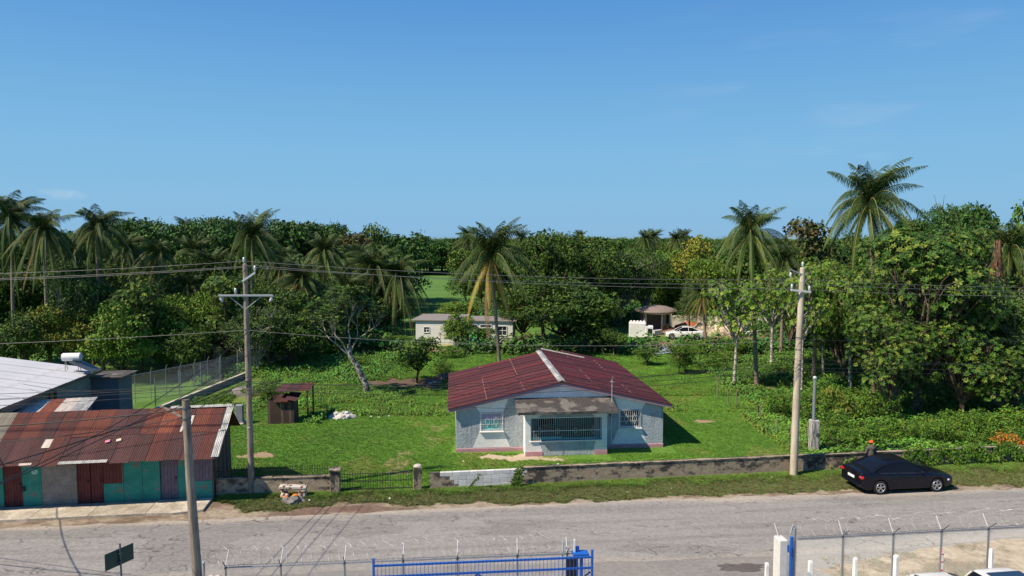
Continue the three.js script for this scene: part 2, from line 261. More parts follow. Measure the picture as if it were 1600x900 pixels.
// worn asphalt: dusty margins, wheel tracks along the road, patches, fine cracks
const crack = (x, y, s) => { const n = fbm(x, y, 4, 0, s); return step(0.011, 0.003, Math.abs(n - 0.5)); };
const asphalt = (x, d) => {
  const a = roadFar(x), b = roadNear(x), t = (d - b) / (a - b), n = fbm(x * 0.3, d * 1.7, 4, 0, 351), f = fbm(x * 14, d * 14, 2, 0, 352), l = fbm(x * 0.09, (d - 0.1 * x) * 2.2, 4, 0, 353), p = fbm(x * 0.16 + 7, d * 0.5, 3, 0, 354);
  let c = mix3([129, 126, 121], [141, 137, 132], clamp(n * 0.7 + l * 0.6 - 0.15));
  c = mix3(c, [118, 115, 111], step(0.53, 0.72, l) * 0.6);
  c = mix3(c, [117, 114, 110], step(0.58, 0.6, p) * 0.6);
  c = mix3(c, [166, 155, 140], step(0.86, 0.99, t + (n - 0.5) * 0.16) * 0.75);
  c = mix3(c, [154, 146, 134], step(0.13, 0.02, t + (n - 0.5) * 0.1) * 0.5);
  c = mix3(c, [84, 80, 78], Math.max(crack(x * 0.5, d * 0.9, 361) * step(0.45, 0.6, p), crack(x * 0.35 + 4, d * 1.3, 362) * 0.6) * 0.8);
  return c.map((v) => v + (f - 0.5) * 30);
};
const roadTex = at01(texture(2048, 512, (u, v) => asphalt(-34 + u * 68, 22 + v * 12)), -34, 34, 22, 34);
{ const up = [], down = []; for (let x = -60; x <= 60; x += 0.25) { up.push([x, roadFar(x) + (fbm(x * 1.7, 1, 3, 0, 371) - 0.5) * 0.34]); down.unshift([x, roadNear(x) + (fbm(x * 1.3, 5, 3, 0, 372) - 0.5) * 0.2]); }
  sheet('road', [...down.reverse(), ...up.reverse()], 0.018, mapped(roadTex, 0.95, { bumpMap: tiled(roughBump, 0.9), bumpScale: 0.008 }), 'worn grey asphalt road crossing the view'); }
const yardTex = at01(texture(1024, 512, (u, v) => { const x = -30 + u * 60, d = 12 + v * 15, f = fbm(x * 14, d * 14, 2, 0, 381), n = fbm(x * 0.5, d * 0.8, 4, 0, 382); return mix3([118, 114, 109], [134, 129, 123], n).map((c) => c + (f - 0.5) * 26); }), -30, 30, 12, 27);
sheet('forecourt', [[-40, 2], [40, 2], [40, 29.6], [20.6, 27.4], [10.6, 25.6], [4.75, 25.2], [-1.4, 24.85], [-40, 22.7]], 0.014, mapped(yardTex, 0.92, { bumpMap: tiled(roughBump, 0.9), bumpScale: 0.006 }), 'asphalt forecourt on the near side of the road');
const sandTex = at01(texture(1024, 512, (u, v) => { const x = 8 + u * 26, d = 14 + v * 18, f = fbm(x * 7, d * 7, 3, 0, 391), n = fbm(x * 0.9, d * 1.3, 4, 0, 392); return mix3(mix3([158, 142, 116], [134, 117, 92], step(0.35, 0.65, n)), [108, 96, 74], step(0.56, 0.68, n * 0.7 + f * 0.3) * 0.8).map((c) => c + (f - 0.5) * 56); }), 8, 34, 14, 32);
{ const up = []; for (let x = 10.9; x <= 34; x += 0.3) up.push([x, roadNear(x) - 0.95 * step(17, 10.5, x) - 0.05 - (fbm(x * 1.6, 2, 3, 0, 395) - 0.3) * 0.5]);
  sheet('sand_shoulder', [[34, 14], ...up.reverse(), [11.2, 24.1], [11.8, 23.4], [12.6, 22], [13.4, 14]], 0.022, mapped(sandTex, 1, { bumpMap: tiled(roughBump, 1.2), bumpScale: 0.02 }), 'pale sandy shoulder beside the road at right'); }
{ // dark wet patch at the edge of the asphalt
  const pts = []; for (let i = 0; i < 40; i++) { const a = i / 40 * Math.PI * 2, r = 0.2 + 1.25 * fbm(Math.cos(a) * 2.6 + 5, Math.sin(a) * 2.6 + 5, 3, 0, 401); pts.push([8.35 + Math.cos(a) * r * 0.95 + 0.1 * Math.sin(a), 24.55 + Math.sin(a) * r * 0.36]); }
  sheet('puddle', pts, 0.0225, mapped(tiled(speckle([96, 87, 78], 14), 1.5), 0.4), 'small dark puddle on the asphalt by the gate column'); }
{ // raised concrete apron in front of the shop, in poured bays
  const apron = mark(thing('shop_apron', null, null, [-22.6, 0, -30], 7.8 * Math.PI / 180), 'pale concrete apron along the front of the rusty shop', 'pavement', null, 'structure');
  const c = [[166, 157, 140], [158, 149, 133], [172, 163, 147]].map((q, i) => mapped(tiled(speckle(q, 24, [1, 1, 0.95], 30, 411 + i, 1.2), 2), 0.97));
  for (let i = 0; i < 6; i++) { const w = 2.35, m = mesh('slab', prism([[0, 0.0], [w - 0.03, 0.05 * hash(i, 2)], [w - 0.03, 1.5 + 0.16 * (hash(i, 7) - 0.5)], [w * 0.5, 1.52 + 0.2 * (hash(i, 8) - 0.5)], [0, 1.5 + 0.16 * (hash(i - 1, 7) - 0.5)]], 0.1, [], 0.012).rotateX(Math.PI / 2), c[i % 3], apron); m.position.set(-5.1 + i * 2.35, 0.012, 0.12); } }
// ---------------------------------------------------------------- the bungalow (front-left corner at the origin of its group, front towards +z)
const deg = Math.PI / 180;
{
  const house = thing('bungalow', 'grey and white bungalow with dark red metal roof behind the garden wall', 'house', [-3.11, 0, -38.14], 5 * deg);
  const L = 11.78, D = 9.4, RX = 5.89, slope = Math.atan(1.4 / 6.3), eave = 2.5, roofAt = (x) => eave + (6.3 - Math.abs(x - RX)) * Math.tan(slope) - 0.03;
  const winL = rect(1.38, 1.2, 2.58, 2.2), winR = rect(9.26, 1.2, 10.46, 2.2);
  // front wall with openings for two windows and for the porch door
  mesh('front_wall', prism([[0, 0], [L, 0], [L, roofAt(L)], [RX, roofAt(RX)], [0, roofAt(0)]], 0.16, [winL, winR, rect(4.3, 0.22, 7.8, 2.3)]), M.stuccoGrey, house);
  mesh('side_wall', box(0.16, roofAt(0) - 0.02, D - 0.32, 0.08, 0, -D / 2), M.stuccoGrey, house);
  mesh('side_wall', box(0.16, roofAt(L) - 0.02, D - 0.32, L - 0.08, 0, -D / 2), M.stuccoGrey, house);
  mesh('back_wall', prism([[0, 0], [L, 0], [L, roofAt(L)], [RX, roofAt(RX)], [0, roofAt(0)]], 0.16).translate(0, 0, -D + 0.16), M.stuccoGrey, house);
  mesh('side_wall', box(5.6, roofAt(L) - 0.02, 3, L - 2.9, 0, -D - 1.5), M.stuccoGrey, house);
  mesh('floor', box(L - 0.34, 0.2, D - 0.34, L / 2, 0, -D / 2), M.concrete, house);
  mesh('partition', box(0.1, 2.4, D - 0.4, 3.4, 0.2, -D / 2), M.tealInside, house);
  mesh('partition', box(0.1, 2.4, D - 0.4, 8.7, 0.2, -D / 2), M.tealInside, house);
  // smooth white bands that flare above and below each window, and the white gable
  const proud = (outline, m = M.whitePaint, z = 0.012) => mesh('white_band', prism(outline, 0.014).translate(0, 0, z), m, house);
  for (const [a, b, w0, w1] of [[1.38, 2.58, 0.94, 3.02], [9.26, 10.46, 8.8, 10.86]]) {
    proud([[w0 + 0.0, 0.24], [w1, 0.24], [b + 0.06, 1.16], [a - 0.06, 1.16]]);
    proud([[a - 0.06, 2.24], [b + 0.06, 2.24], [w1 - 0.05, roofAt(w1) - 0.06], [w0 + 0.05, roofAt(w0) - 0.06]]);
    proud([[a - 0.05, 1.16], [a - 0.001, 1.2], [a - 0.001, 2.2], [a - 0.05, 2.24]]); proud([[b + 0.001, 1.2], [b + 0.05, 1.16], [b + 0.05, 2.24], [b + 0.001, 2.2]]);
  }
  mesh('gable_panel', prism([[3.3, 2.45], [8.6, 2.45], [8.6, roofAt(8.6) - 0.02], [RX, roofAt(RX) - 0.02], [3.3, roofAt(3.3) - 0.02]], 0.05).translate(0, 0, 0.05), M.whitePaint, house);
  for (const [a, b] of [[0, 3.76], [8.28, L]]) mesh('plinth', prism(rect(a - 0.01, 0, b, 0.2), 0.05, [], 0.008).translate(0, 0, 0.05), M.pinkPaint, house);
  mesh('plinth', box(0.05, 0.2, D, L + 0.026, 0, -D / 2), M.pinkPaint, house);
  // windows: frame, louvre panes, ornamental white grille
  const louvre = (parent, x0, y0, x1, y1, mats) => { const n = 7; for (let i = 0; i < n; i++) { const h = (y1 - y0) / n, m = mesh('pane', box(x1 - x0 - 0.06, h * 1.05, 0.008), mats[i < 4 ? 0 : 1], parent); m.position.set((x0 + x1) / 2, y0 + i * h, -0.1); m.rotation.x = -0.35; } };
  const tealPane = paint([126, 206, 190], 0.4), lilacPane = paint([176, 160, 186], 0.4), darkPane = paint([52, 58, 66], 0.15);
  for (const [x0, mats] of [[1.38, [tealPane, lilacPane]], [9.26, [darkPane, darkPane]]]) {
    const w = new THREE.Group(); w.name = 'window'; house.add(w); const x1 = x0 + 1.2, y0 = 1.2, y1 = 2.2;
    mesh('frame', join([box(0.05, 1, 0.07, x0 + 0.026, y0, -0.08), box(0.05, 1, 0.07, x1 - 0.026, y0, -0.08), box(1.1, 0.05, 0.07, x0 + 0.6, y0 + 0.002, -0.08), box(1.1, 0.05, 0.07, x0 + 0.6, y1 - 0.052, -0.08)]), M.white, w);
    louvre(w, x0, y0 + 0.05, x1, y1 - 0.05, mats);
    const z = 0.035; const bars = [];
    for (let i = 0; i <= 10; i++) bars.push(box(0.014, 1.04, 0.012, x0 + i * 0.12, y0 - 0.02, z));
    for (const y of [y0 - 0.02, y0 + 0.36, y0 + 0.64, y1]) bars.push(box(1.24, 0.014, 0.014, x0 + 0.6, y, z + 0.011));
    for (const cx of [x0 + 0.36, x0 + 0.84]) for (const s of [-1, 1]) { bars.push(beam([cx - 0.12, y0 + 0.5, z + 0.025], [cx, y0 + 0.5 + s * 0.3, z + 0.025], 0.014, 0.014)); bars.push(beam([cx + 0.12, y0 + 0.5, z + 0.025], [cx, y0 + 0.5 + s * 0.3, z + 0.025], 0.014, 0.014)); }
    mesh('grille', join(bars), M.white, w);
    mesh('sill', box(1.36, 0.06, 0.14, x0 + 0.6, y0 - 0.085, 0.07, 0.01), M.white, w);
  }
  // porch: front with a wide barred opening, two sides, flat stained slab above
  const PX0 = 3.76, PX1 = 8.3, PZ = 1.05, ox0 = 4.06, ox1 = 8.0, oy0 = 0.86, oy1 = 2.1;
  mesh('porch_front', prism(rect(PX0, 0, PX1, 2.5), 0.15, [rect(ox0, oy0, ox1, oy1)]).translate(0, 0, PZ), M.whitePaint, house);
  for (const x of [PX0 + 0.075, PX1 - 0.075]) mesh('porch_side', box(0.15, 2.5, PZ - 0.16, x, 0, (PZ - 0.15) / 2 + 0.005), M.whitePaint, house);
  mesh('porch_floor', box(PX1 - PX0 - 0.32, 0.22, PZ - 0.17, (PX0 + PX1) / 2, 0, (PZ - 0.15) / 2 + 0.005), M.concrete, house);
  const pb = (o) => mesh('stucco_band', prism(o, 0.014).translate(0, 0, PZ + 0.014), M.stuccoGrey, house);
  pb([[4.78, 0.02], [7.5, 0.02], [7.66, 0.78], [4.52, 0.78]]); pb([[4.5, 2.14], [7.6, 2.14], [7.28, 2.49], [4.84, 2.49]]);
  for (const [a, b] of [[PX0 - 0.01, 4.7], [7.58, PX1 + 0.01]]) mesh('plinth', prism(rect(a, 0, b, 0.26), 0.04).translate(0, 0, PZ + 0.04), M.pinkPaint, house);
  mesh('porch_sill', box(ox1 - ox0 + 0.1, 0.07, 0.24, (ox0 + ox1) / 2, oy0 - 0.07, PZ - 0.05, 0.01), M.white, house);
  const barG = box(0.015, oy1 - oy0, 0.015), n = 33;
  for (let i = 0; i < n; i++) { const m = mesh('grille_bar', barG, M.white, house); m.position.set(ox0 + 0.06 + i * (ox1 - ox0 - 0.12) / (n - 1), oy0, PZ - 0.05); }
  mesh('grille_rail', box(ox1 - ox0, 0.03, 0.03, (ox0 + ox1) / 2, oy0 + 0.5, PZ - 0.08), M.white, house);
  const gold = paint([188, 178, 148], 0.5);
  for (let i = 0; i < 4; i++) { const cx = ox0 + 0.5 + i * 0.98, cy = oy0 + 0.52, z = PZ - 0.03, r = 0.2; mesh('grille_diamond', join([beam([cx - r * 0.6, cy, z], [cx, cy + r, z], 0.022, 0.02), beam([cx, cy + r, z], [cx + r * 0.6, cy, z], 0.022, 0.02), beam([cx + r * 0.6, cy, z], [cx, cy - r, z], 0.022, 0.02), beam([cx, cy - r, z], [cx - r * 0.6, cy, z], 0.022, 0.02)]), gold, house); }
  mesh('inner_wall', box(5.1, 2.4, 0.1, 6.05, 0.2, -4.3), M.tealInside, house); mesh('porch_dado', box(1.7, 0.78, 0.03, 4.95, 0.23, PZ - 0.2), M.tealInside, house); mesh('porch_dado', box(2.1, 0.7, 0.03, 6.9, 0.23, PZ - 0.2), M.tealInside, house); mesh('porch_ceiling', box(5.1, 0.04, 5.2, 6.05, 2.42, -1.76), M.white, house);
  mesh('door', join([box(0.88, 1.9, 0.05, 5.65, 0.3, -4.22), box(0.3, 0.7, 0.02, 5.45, 0.45, -4.185), box(0.3, 0.7, 0.02, 5.85, 0.45, -4.185), box(0.3, 0.6, 0.02, 5.45, 1.4, -4.185), box(0.3, 0.6, 0.02, 5.85, 1.4, -4.185)]), M.darkWood, house);
  const slab = mesh('porch_slab', prism([[0, 0], [0, 0.12], [1.66, -0.27], [1.66, -0.39]], 5.45, [], 0.012).rotateY(-Math.PI / 2), M.slabTop, house);
  slab.position.set(3.3, 2.88, 0.06);
  // roof: sheets in three laps down each slope, all with their own tone
  const axisL = [-Math.cos(slope), -Math.sin(slope), 0], axisR = [Math.cos(slope), -Math.sin(slope), 0], run = 6.3 / Math.cos(slope), front = 0.3, rng = random(7);
  const W = 0.84, sheetG = corrugated(W + 0.06, run / 3 + 0.14, 0.15, 0.014, 4);
  const fixG = box(W * 0.9, 0.008, 0.028), fixM = paint([150, 112, 104], 0.8);
  const extent = { L: 10.4, R: 13.2 };
  for (const [side, ax] of [['L', axisL], ['R', axisR]]) {
    const nC = Math.round(extent[side] / W);
    for (let i = 0; i < nC; i++) for (let k = 0; k < 3; k++) {
      if (side === 'R' && i * W > 10.2 && k === 0 && i * W > 11.4) continue;
      const s0 = k * run / 3 - (k ? 0.1 : 0), lift = 0.012 * (2 - k) + 0.006 * (i % 2) + rng() * 0.004;
      const m = mesh('roof_sheet', sheetG, redRoofs[Math.floor(rng() * 4)], house);
      lay(m, [RX + ax[0] * s0 - axisL[1] * 0 + (side === 'L' ? -1 : 1) * -0.0, eave + 1.4 + ax[1] * s0 + 0.03 + lift, front - W / 2 - i * W], [0, 0, side === 'L' ? 1 : -1], ax);
      if (k && rng() < 0.62) { const fx = mesh('fixing_strip', fixG, fixM, house); lay(fx, [RX + ax[0] * (s0 + 0.09), eave + 1.4 + ax[1] * (s0 + 0.09) + 0.062 + 0.012 * (2 - k), front - W / 2 - i * W], [0, 0, side === 'L' ? 1 : -1], ax); fx.scale.x = 0.5 + 0.5 * rng(); }
    }
  }
  const capPt = (z0, z1) => { const o = [[-0.2, -0.035], [0, 0.02], [0.2, -0.035], [0.2, -0.02], [0, 0.04], [-0.2, -0.02]]; return prism(o, z0 - z1).translate(0, 0, z0); };
  for (let i = 0; i < 4; i++) { const m = mesh('ridge_cap', capPt(0, -2.68), M.galvanised, house); m.position.set(RX, eave + 1.49 + 0.004 * (i % 2), front + 0.03 - i * 2.6); }
  const flash = mesh('flashing', box(3.2, 0.05, 0.3), M.galvanisedPale, house); lay(flash, [RX + 1.9, eave + 1.4 - 1.9 * Math.tan(slope) + 0.1, front - 11.5], axisR, [0, 0, 1]);
  // fascia and barge boards, soffit
  for (const [s, ax] of [[-1, axisL], [1, axisR]]) {
    const barge = mesh('barge_board', box(run + 0.02, 0.17, 0.03), M.mauve, house); lay(barge, [RX + ax[0] * run / 2, eave + 1.4 + ax[1] * run / 2 - 0.17, front - 0.03], ax.map((v) => v * s), [0, 0, 1]);
    const trim = mesh('barge_trim', box(run + 0.06, 0.05, 0.06), redRoofs[3], house); lay(trim, [RX + ax[0] * run / 2, eave + 1.4 + ax[1] * run / 2 + 0.02, front - 0.0], ax.map((v) => v * s), [0, 0, 1]);
    const soffit = mesh('soffit', box(run - 0.05, 0.02, 0.26), M.white, house); lay(soffit, [RX + ax[0] * run / 2, eave + 1.4 + ax[1] * run / 2 - 0.1, front - 0.16], ax.map((v) => v * s), [0, 0, 1]);
    mesh('fascia', box(0.03, 0.15, extent[s < 0 ? 'L' : 'R'] - 0.1, RX + s * 6.26, eave - 0.14, front - 0.1 - extent[s < 0 ? 'L' : 'R'] / 2), M.mauve, house);
  }
  // television aerial on a thin mast, fixed to the front of the right wing
  const mast = thing('aerial_mast', 'thin grey aerial mast beside the bungalow porch roof', 'antenna', [5.55, 0, -38.2], 5 * deg);
  mesh('mast', cyl(0.022, 0.018, 3.6, 0, 0.55, 0, 8), M.paleSteel, mast); mesh('boom', bar([-0.1, 4.0, 0.0], [0.16, 3.96, -0.06], 0.012), M.paleSteel, mast);
  for (let i = 0; i < 2; i++) mesh('element', bar([-0.06 + i * 0.14, 4.0 - i * 0.02, 0.14], [-0.06 + i * 0.14, 3.99 - i * 0.02, -0.16], 0.006), M.paleSteel, mast);
  mesh('bracket', box(0.08, 0.06, 0.42, 0, 2.0, -0.2), M.steelDark, mast);
}

// ---------------------------------------------------------------- garden wall, pillars, gate along the verge
{
  const ang = Math.atan(0.1313), A = [-4.25, -32.33];
  const frame = (name, label, cat, x) => thing(name, label, cat, [A[0] + x * Math.cos(ang), 0, A[1] - x * Math.sin(ang)], ang);
  const ragged = (x0, x1, h, s) => { const o = [[x0, 0], [x1, 0]]; for (let x = x1; x > x0; x -= 0.35) o.push([x, h + (fbm(x * 1.1, s, 3, 0, s) - 0.5) * 0.07]); o.push([x0, h]); return o; };
  const w = frame('garden_wall', 'long low mould-blackened garden wall with a patch of bare white blocks', 'wall', 0);
  mesh('render', metric(prism(ragged(0.35, 0.82, 0.8, 3), 0.17)), M.oldWall, w);
  mesh('render', prism([[0.82, 0], [1.75, 0], [1.6, 0.22], [1.42, 0.4], [1.22, 0.56], [0.82, 0.6]], 0.17), M.oldWall, w);
  mesh('render', prism(ragged(4.72, 32, 0.84, 9), 0.17), M.oldWall, w);
  for (let i = 0; i < 22; i++) { const m = mesh('coping', box(1.21, 0.07, 0.24, 5.4 + i * 1.22, 1.0, 0, 0.015).translate(-5.4 - i * 1.22, -1.0, 0), M.oldWall, w); m.position.set(5.4 + i * 1.22, 0.835 + (hash(i, 4) - 0.5) * 0.02, -0.085); m.rotation.z = (hash(i, 5) - 0.5) * 0.012; }
  // bare concrete blocks, each with its recessed joint
  const bw = 0.40, bh = 0.205, blockG = [0, 1].map(() => box(bw - 0.014, bh - 0.012, 0.17, 0, 0, 0, 0.008)), halfG = box(bw / 2 - 0.014, bh - 0.012, 0.17, 0, 0, 0, 0.008);
  const rows = [[1.72, 4.52], [1.5, 4.52], [1.3, 4.62], [0.84, 4.72]];
  mesh('mortar', prism([[1.3, 0], [4.74, 0], [4.74, 0.81], [0.86, 0.81], [0.86, 0.62]], 0.13).translate(0, 0, -0.02), M.concrete, w);
  rows.forEach(([a, b], r) => { let k = 0; for (let x = a; x < b - 0.05; k++) { const half = k === 0 && r % 2; const wd = half ? bw / 2 : bw, m = mesh('block', half ? halfG : blockG[0], M.whiteBlock[Math.floor(hash(k, r, 5) * 4)], w); m.position.set(x + wd / 2, r * bh + 0.006, -0.083 + (hash(k, r, 6) - 0.5) * 0.008); x += wd; } });
  const pil = (name, label, x, z, cap, h, wd) => { const p = thing(name, label, 'pillar', [x, 0, z], ang); mesh('shaft', box(wd, h, wd, 0, 0, 0, 0.02), M.oldWall, p); const c = mesh('cap', cap === 'round' ? new THREE.SphereGeometry(wd * 0.54, 14, 7, 0, Math.PI * 2, 0, Math.PI / 2).scale(0.93, 0.42, 0.93).translate(0, h, 0) : box(wd + 0.1, 0.09, wd + 0.1, 0, h, 0, 0.02), cap === 'round' ? M.concrete : M.oldWall, p); return p; };
  pil('gate_pillar', 'gate pillar with rounded white cap beside the white blocks', -4.48, -32.38, 'round', 1.16, 0.4);
  pil('gate_pillar', 'square blackened gate pillar at the end of the short wall', -8.3, -32.02, 'flat', 1.08, 0.44);
  const lw = thing('garden_wall', 'short low dark wall with iron pickets beside the rusty shop', 'wall', [-13.75, 0, -31.55], Math.atan(0.085));
  mesh('render', prism(ragged(0, 5.25, 0.78, 21), 0.18), M.oldWall, lw);
  for (let i = 0; i < 4; i++) mesh('coping', box(1.3, 0.07, 0.25, 0.66 + i * 1.31, 0.775 + (hash(i, 14) - 0.5) * 0.02, -0.09, 0.015), M.oldWall, lw);
  const pk = join([box(0.016, 0.52, 0.016), box(0.04, 0.05, 0.01, 0, 0.46, 0)]);
  for (let i = 0; i < 44; i++) { const m = mesh('picket', pk, M.iron, lw); m.position.set(0.15 + i * 0.115, 0.8 + (hash(i, 31) - 0.5) * 0.03, -0.12); m.rotation.z = (hash(i, 32) - 0.5) * 0.06; }
  mesh('picket_rail', box(5.1, 0.02, 0.02, 2.6, 1.12, -0.135), M.iron, lw);
  // two leaves of an iron gate
  const gx0 = -8.02, gx1 = -4.74, gz0 = -32.05, gz1 = -32.34, gl = Math.hypot(gx1 - gx0, gz1 - gz0), ga = Math.atan2(gz0 - gz1, gx1 - gx0);
  for (let s = 0; s < 2; s++) {
    const leaf = thing('iron_gate', s ? 'dark iron gate leaf hung on the white-capped pillar' : 'dark iron gate leaf hung on the blackened square pillar', 'gate', [gx0 + s * (gx1 - gx0) / 2, 0, gz0 + s * (gz1 - gz0) / 2], ga);
    const wl = gl / 2 - 0.03; for (let i = 0; i < 14; i++) mesh('picket', box(0.016, 0.86 + 0.05 * (i % 2), 0.016, 0.03 + i * (wl - 0.04) / 13, 0.08, 0), M.iron, leaf);
    for (const y of [0.14, 0.5, 0.86]) mesh('rail', box(wl, 0.028, 0.024, wl / 2, y, 0.02), M.iron, leaf);
  }
  // broken plastered slab propped against the short wall
  const b = thing('broken_slab', 'broken white and rust-brown masonry slab resting on rubble by the low wall', 'rubble', [-10.1, 0, -31.45], 4 * deg);
  const rustW = mapped(tiled(texture(256, 256, (u, v) => { const n = fbm(u * 6, v * 6, 4, 6, 431); return mix3([190, 182, 170], [104, 66, 50], step(0.54, 0.62, n)); }), 0.8), 0.95);
  const sl = mesh('slab', box(1.25, 0.14, 0.34, 0, 0, 0, 0.03), rustW, b); sl.position.set(0, 0.42, 0); sl.rotation.z = -0.05;
  mesh('support', box(0.34, 0.42, 0.32, 0.42, 0.012, 0, 0.04), rustW, b); mesh('support', box(0.36, 0.2, 0.3, -0.38, 0.012, 0.02, 0.05), rustW, b); mesh('support', box(0.3, 0.3, 0.14, -0.42, 0.18, -0.04, 0.05), rustW, b);
  mesh('clay_lump', new THREE.DodecahedronGeometry(0.13, 1).scale(1.3, 0.8, 1).translate(0.12, 0.1, 0.1), paint([190, 112, 50], 0.95), b); mesh('clay_lump', new THREE.DodecahedronGeometry(0.1, 1).scale(1.4, 0.7, 1).translate(-0.32, 0.08, 0.2), paint([196, 120, 56], 0.95), b);
}
// ---------------------------------------------------------------- roadside shop with rusty roof
{
  const shop = thing('roadside_shop', 'low turquoise roadside shop with patched rusty corrugated roof', 'shop', [-22.6, 0, -30], 7.8 * deg), rng = random(21);
  const H = 2.3, E = [];                                              // panels of the front: [x0, x1, y0, y1, name, material]
  const fr = [[-5.2, 0.18, 0, H, 'wall_panel', M.turquoise], [0.95, 1.74, 0, H, 'wall_panel', M.turquoise], [1.74, 3.19, 0, H, 'wall_panel', M.mudPanel], [4.3, 5.15, 0, 0.92, 'wall_panel', M.turquoise], [5.15, 5.95, 0, H, 'wall_panel', M.turquoise], [5.95, 6.7, 0, H, 'wall_panel', M.turquoise], [7.47, 8.14, 0, H, 'wall_panel', M.turquoise], [8.14, 8.95, 0, 0.86, 'wall_panel', M.turquoise]];
  for (const [a, b, y0, y1, n, m] of fr) mesh(n, box(b - a - 0.012, y1 - y0, 0.12, (a + b) / 2, y0 + 0.012, -0.06, 0.006), m, shop);
  for (const [a, b, y0, y1, m] of [[0.18, 0.95, 0.06, H, M.redDoor], [3.19, 3.74, 0.06, H, M.redDoor], [3.74, 4.3, 0.06, H, M.redDoor], [6.7, 7.47, 0.06, H, M.plumDoor]]) {
    const d = mesh('door', box(b - a - 0.03, y1 - y0, 0.05, (a + b) / 2, y0, -0.11), m, shop); const k = Math.round((b - a) / 0.14);
    for (let i = 0; i < k; i++) mesh('board', box((b - a - 0.04) / k - 0.012, y1 - y0 - 0.02, 0.02, a + 0.02 + (i + 0.5) * (b - a - 0.04) / k, y0 + 0.01, -0.074), m, d);
    mesh('handle', box(0.05, 0.12, 0.04, b - 0.1, 1.0, -0.05), M.iron, d);
    mesh('threshold', box(b - a, 0.06, 0.16, (a + b) / 2, 0.008, -0.08), M.oldWood, shop);
  }
  for (const [a, b, y0, y1, m] of [[4.3, 5.13, 0.92, H, M.redDoor], [8.14, 8.95, 0.86, H, M.plumDoor]]) { const s = mesh('shutter', box(b - a - 0.02, y1 - y0, 0.05, (a + b) / 2, y0 + 0.014, -0.05), m, shop); const k = 6; for (let i = 0; i < k; i++) mesh('board', box((b - a - 0.03) / k - 0.012, y1 - y0 - 0.03, 0.02, a + 0.015 + (i + 0.5) * (b - a - 0.03) / k, y0 + 0.02, -0.016), m, s); mesh('lintel_strip', box(0.03, y1 - y0, 0.03, b - 0.005, y0 + 0.014, 0.01), M.greyWood, s); }
  { // small painted round emblem on the turquoise panel
    const c = document.createElement('canvas'); c.width = c.height = 64; const g = c.getContext('2d'); g.fillStyle = '#3f9c88'; g.fillRect(0, 0, 64, 64); g.strokeStyle = '#cfe3dc'; g.lineWidth = 7; g.beginPath(); g.arc(32, 32, 22, 0, 7); g.stroke(); g.beginPath(); g.moveTo(20, 26); g.lineTo(30, 42); g.lineTo(46, 24); g.stroke();
    const t = new THREE.CanvasTexture(c); t.colorSpace = THREE.SRGBColorSpace; mesh('painted_emblem', new THREE.BoxGeometry(0.3, 0.26, 0.01).translate(1.48, 1.62, 0.006), mapped(t, 0.85), shop);
  }
  mesh('meter_box', box(0.16, 0.2, 0.1, 1.0, 0.78, 0.05, 0.01), M.iron, shop);
  mesh('side_wall', box(0.12, 2.3, 3.0, 8.93, 0.012, -1.56), M.greyWood, shop);
  const plank = box(0.21, 2.6, 0.025); for (let i = 0; i < 13; i++) { const m = mesh('plank', plank, i % 3 ? M.oldWood : M.darkWood, shop); m.position.set(9.005 + 0.006 * (i % 2), 0.012, -0.2 - i * 0.228); m.rotation.y = Math.PI / 2; m.scale.y = 0.92 + 0.12 * Math.min(1, i / 7) + 0.05 * rng(); }
  mesh('back_wall', box(14.1, 2.4, 0.12, 1.9, 0.012, -3.1), M.greyBlock, shop); mesh('side_wall', box(0.12, 2.4, 2.9, -5.2, 0.012, -1.6), M.greyBlock, shop);
  // front slope, two laps of sheets; back slope
  const ridgeY = 3.86, ridgeZ = -1.72, eY = 2.2, eZ = 0.98, run = Math.hypot(ridgeY - eY, eZ - ridgeZ), down = [0, (eY - ridgeY) / run, (eZ - ridgeZ) / run], W = 0.72;
  const up1 = corrugated(W + 0.07, 1.62), low1 = corrugated(W + 0.07, run - 1.46), back1 = corrugated(W + 0.07, 2.3);
  const pale = new Set(['low:-3', 'low:-2', 'up:-6', 'up:-5', 'up:-4', 'up:-3', 'up:-2', 'up:-1', 'low:-4']);
  for (let i = -7; i < 13; i++) {
    const x = 0.36 + i * W;
    const mu = i < 0 ? M.galvanisedDull : rusty[[0, 1, 2, 0, 1, 1, 4, 2, 1, 3, 0, 1, 0][i]], ml = i < -2 ? rusty[2] : i === -1 ? M.galvanisedDull : rusty[[2, 4, 2, 0, 2, 4, 2, 4, 2, 0, 2, 4, 0][Math.max(0, i)]];
    const lift = 0.008 * ((i + 20) % 2) + rng() * 0.008, sl = (rng() - 0.5) * 0.012;
    const low = mesh('roof_sheet', low1, ml, shop); lay(low, [x, ridgeY + down[1] * 1.46 + lift, ridgeZ + down[2] * 1.46 + rng() * 0.05], [1, sl, 0], down); low.scale.z = 1 + (rng() - 0.4) * 0.05;
    const up = mesh('roof_sheet', up1, mu, shop); lay(up, [x, ridgeY + 0.035 + lift, ridgeZ], [1, sl, 0], down); up.scale.z = 1 + (rng() - 0.5) * 0.03;
    const bk = mesh('roof_sheet', back1, rusty[i & 3], shop); lay(bk, [x, ridgeY + 0.02 + lift, ridgeZ - 0.02], [-1, 0, 0], [0, -0.62, -0.78]);
  }
  const slip = (w, l, s0, x, m, lift) => { const o = mesh('roof_patch', corrugated(w, l), m, shop); lay(o, [x, ridgeY + down[1] * s0 + lift, ridgeZ + down[2] * s0], [1, 0.01, 0], down); return o; };
  slip(0.3, 1.62, 0.02, 9.42, M.galvanised, 0.1); slip(0.34, run - 1.5, 1.5, 9.36, M.galvanised, 0.07); slip(2.8, 0.16, -0.02, 8.1, M.galvanised, 0.12);
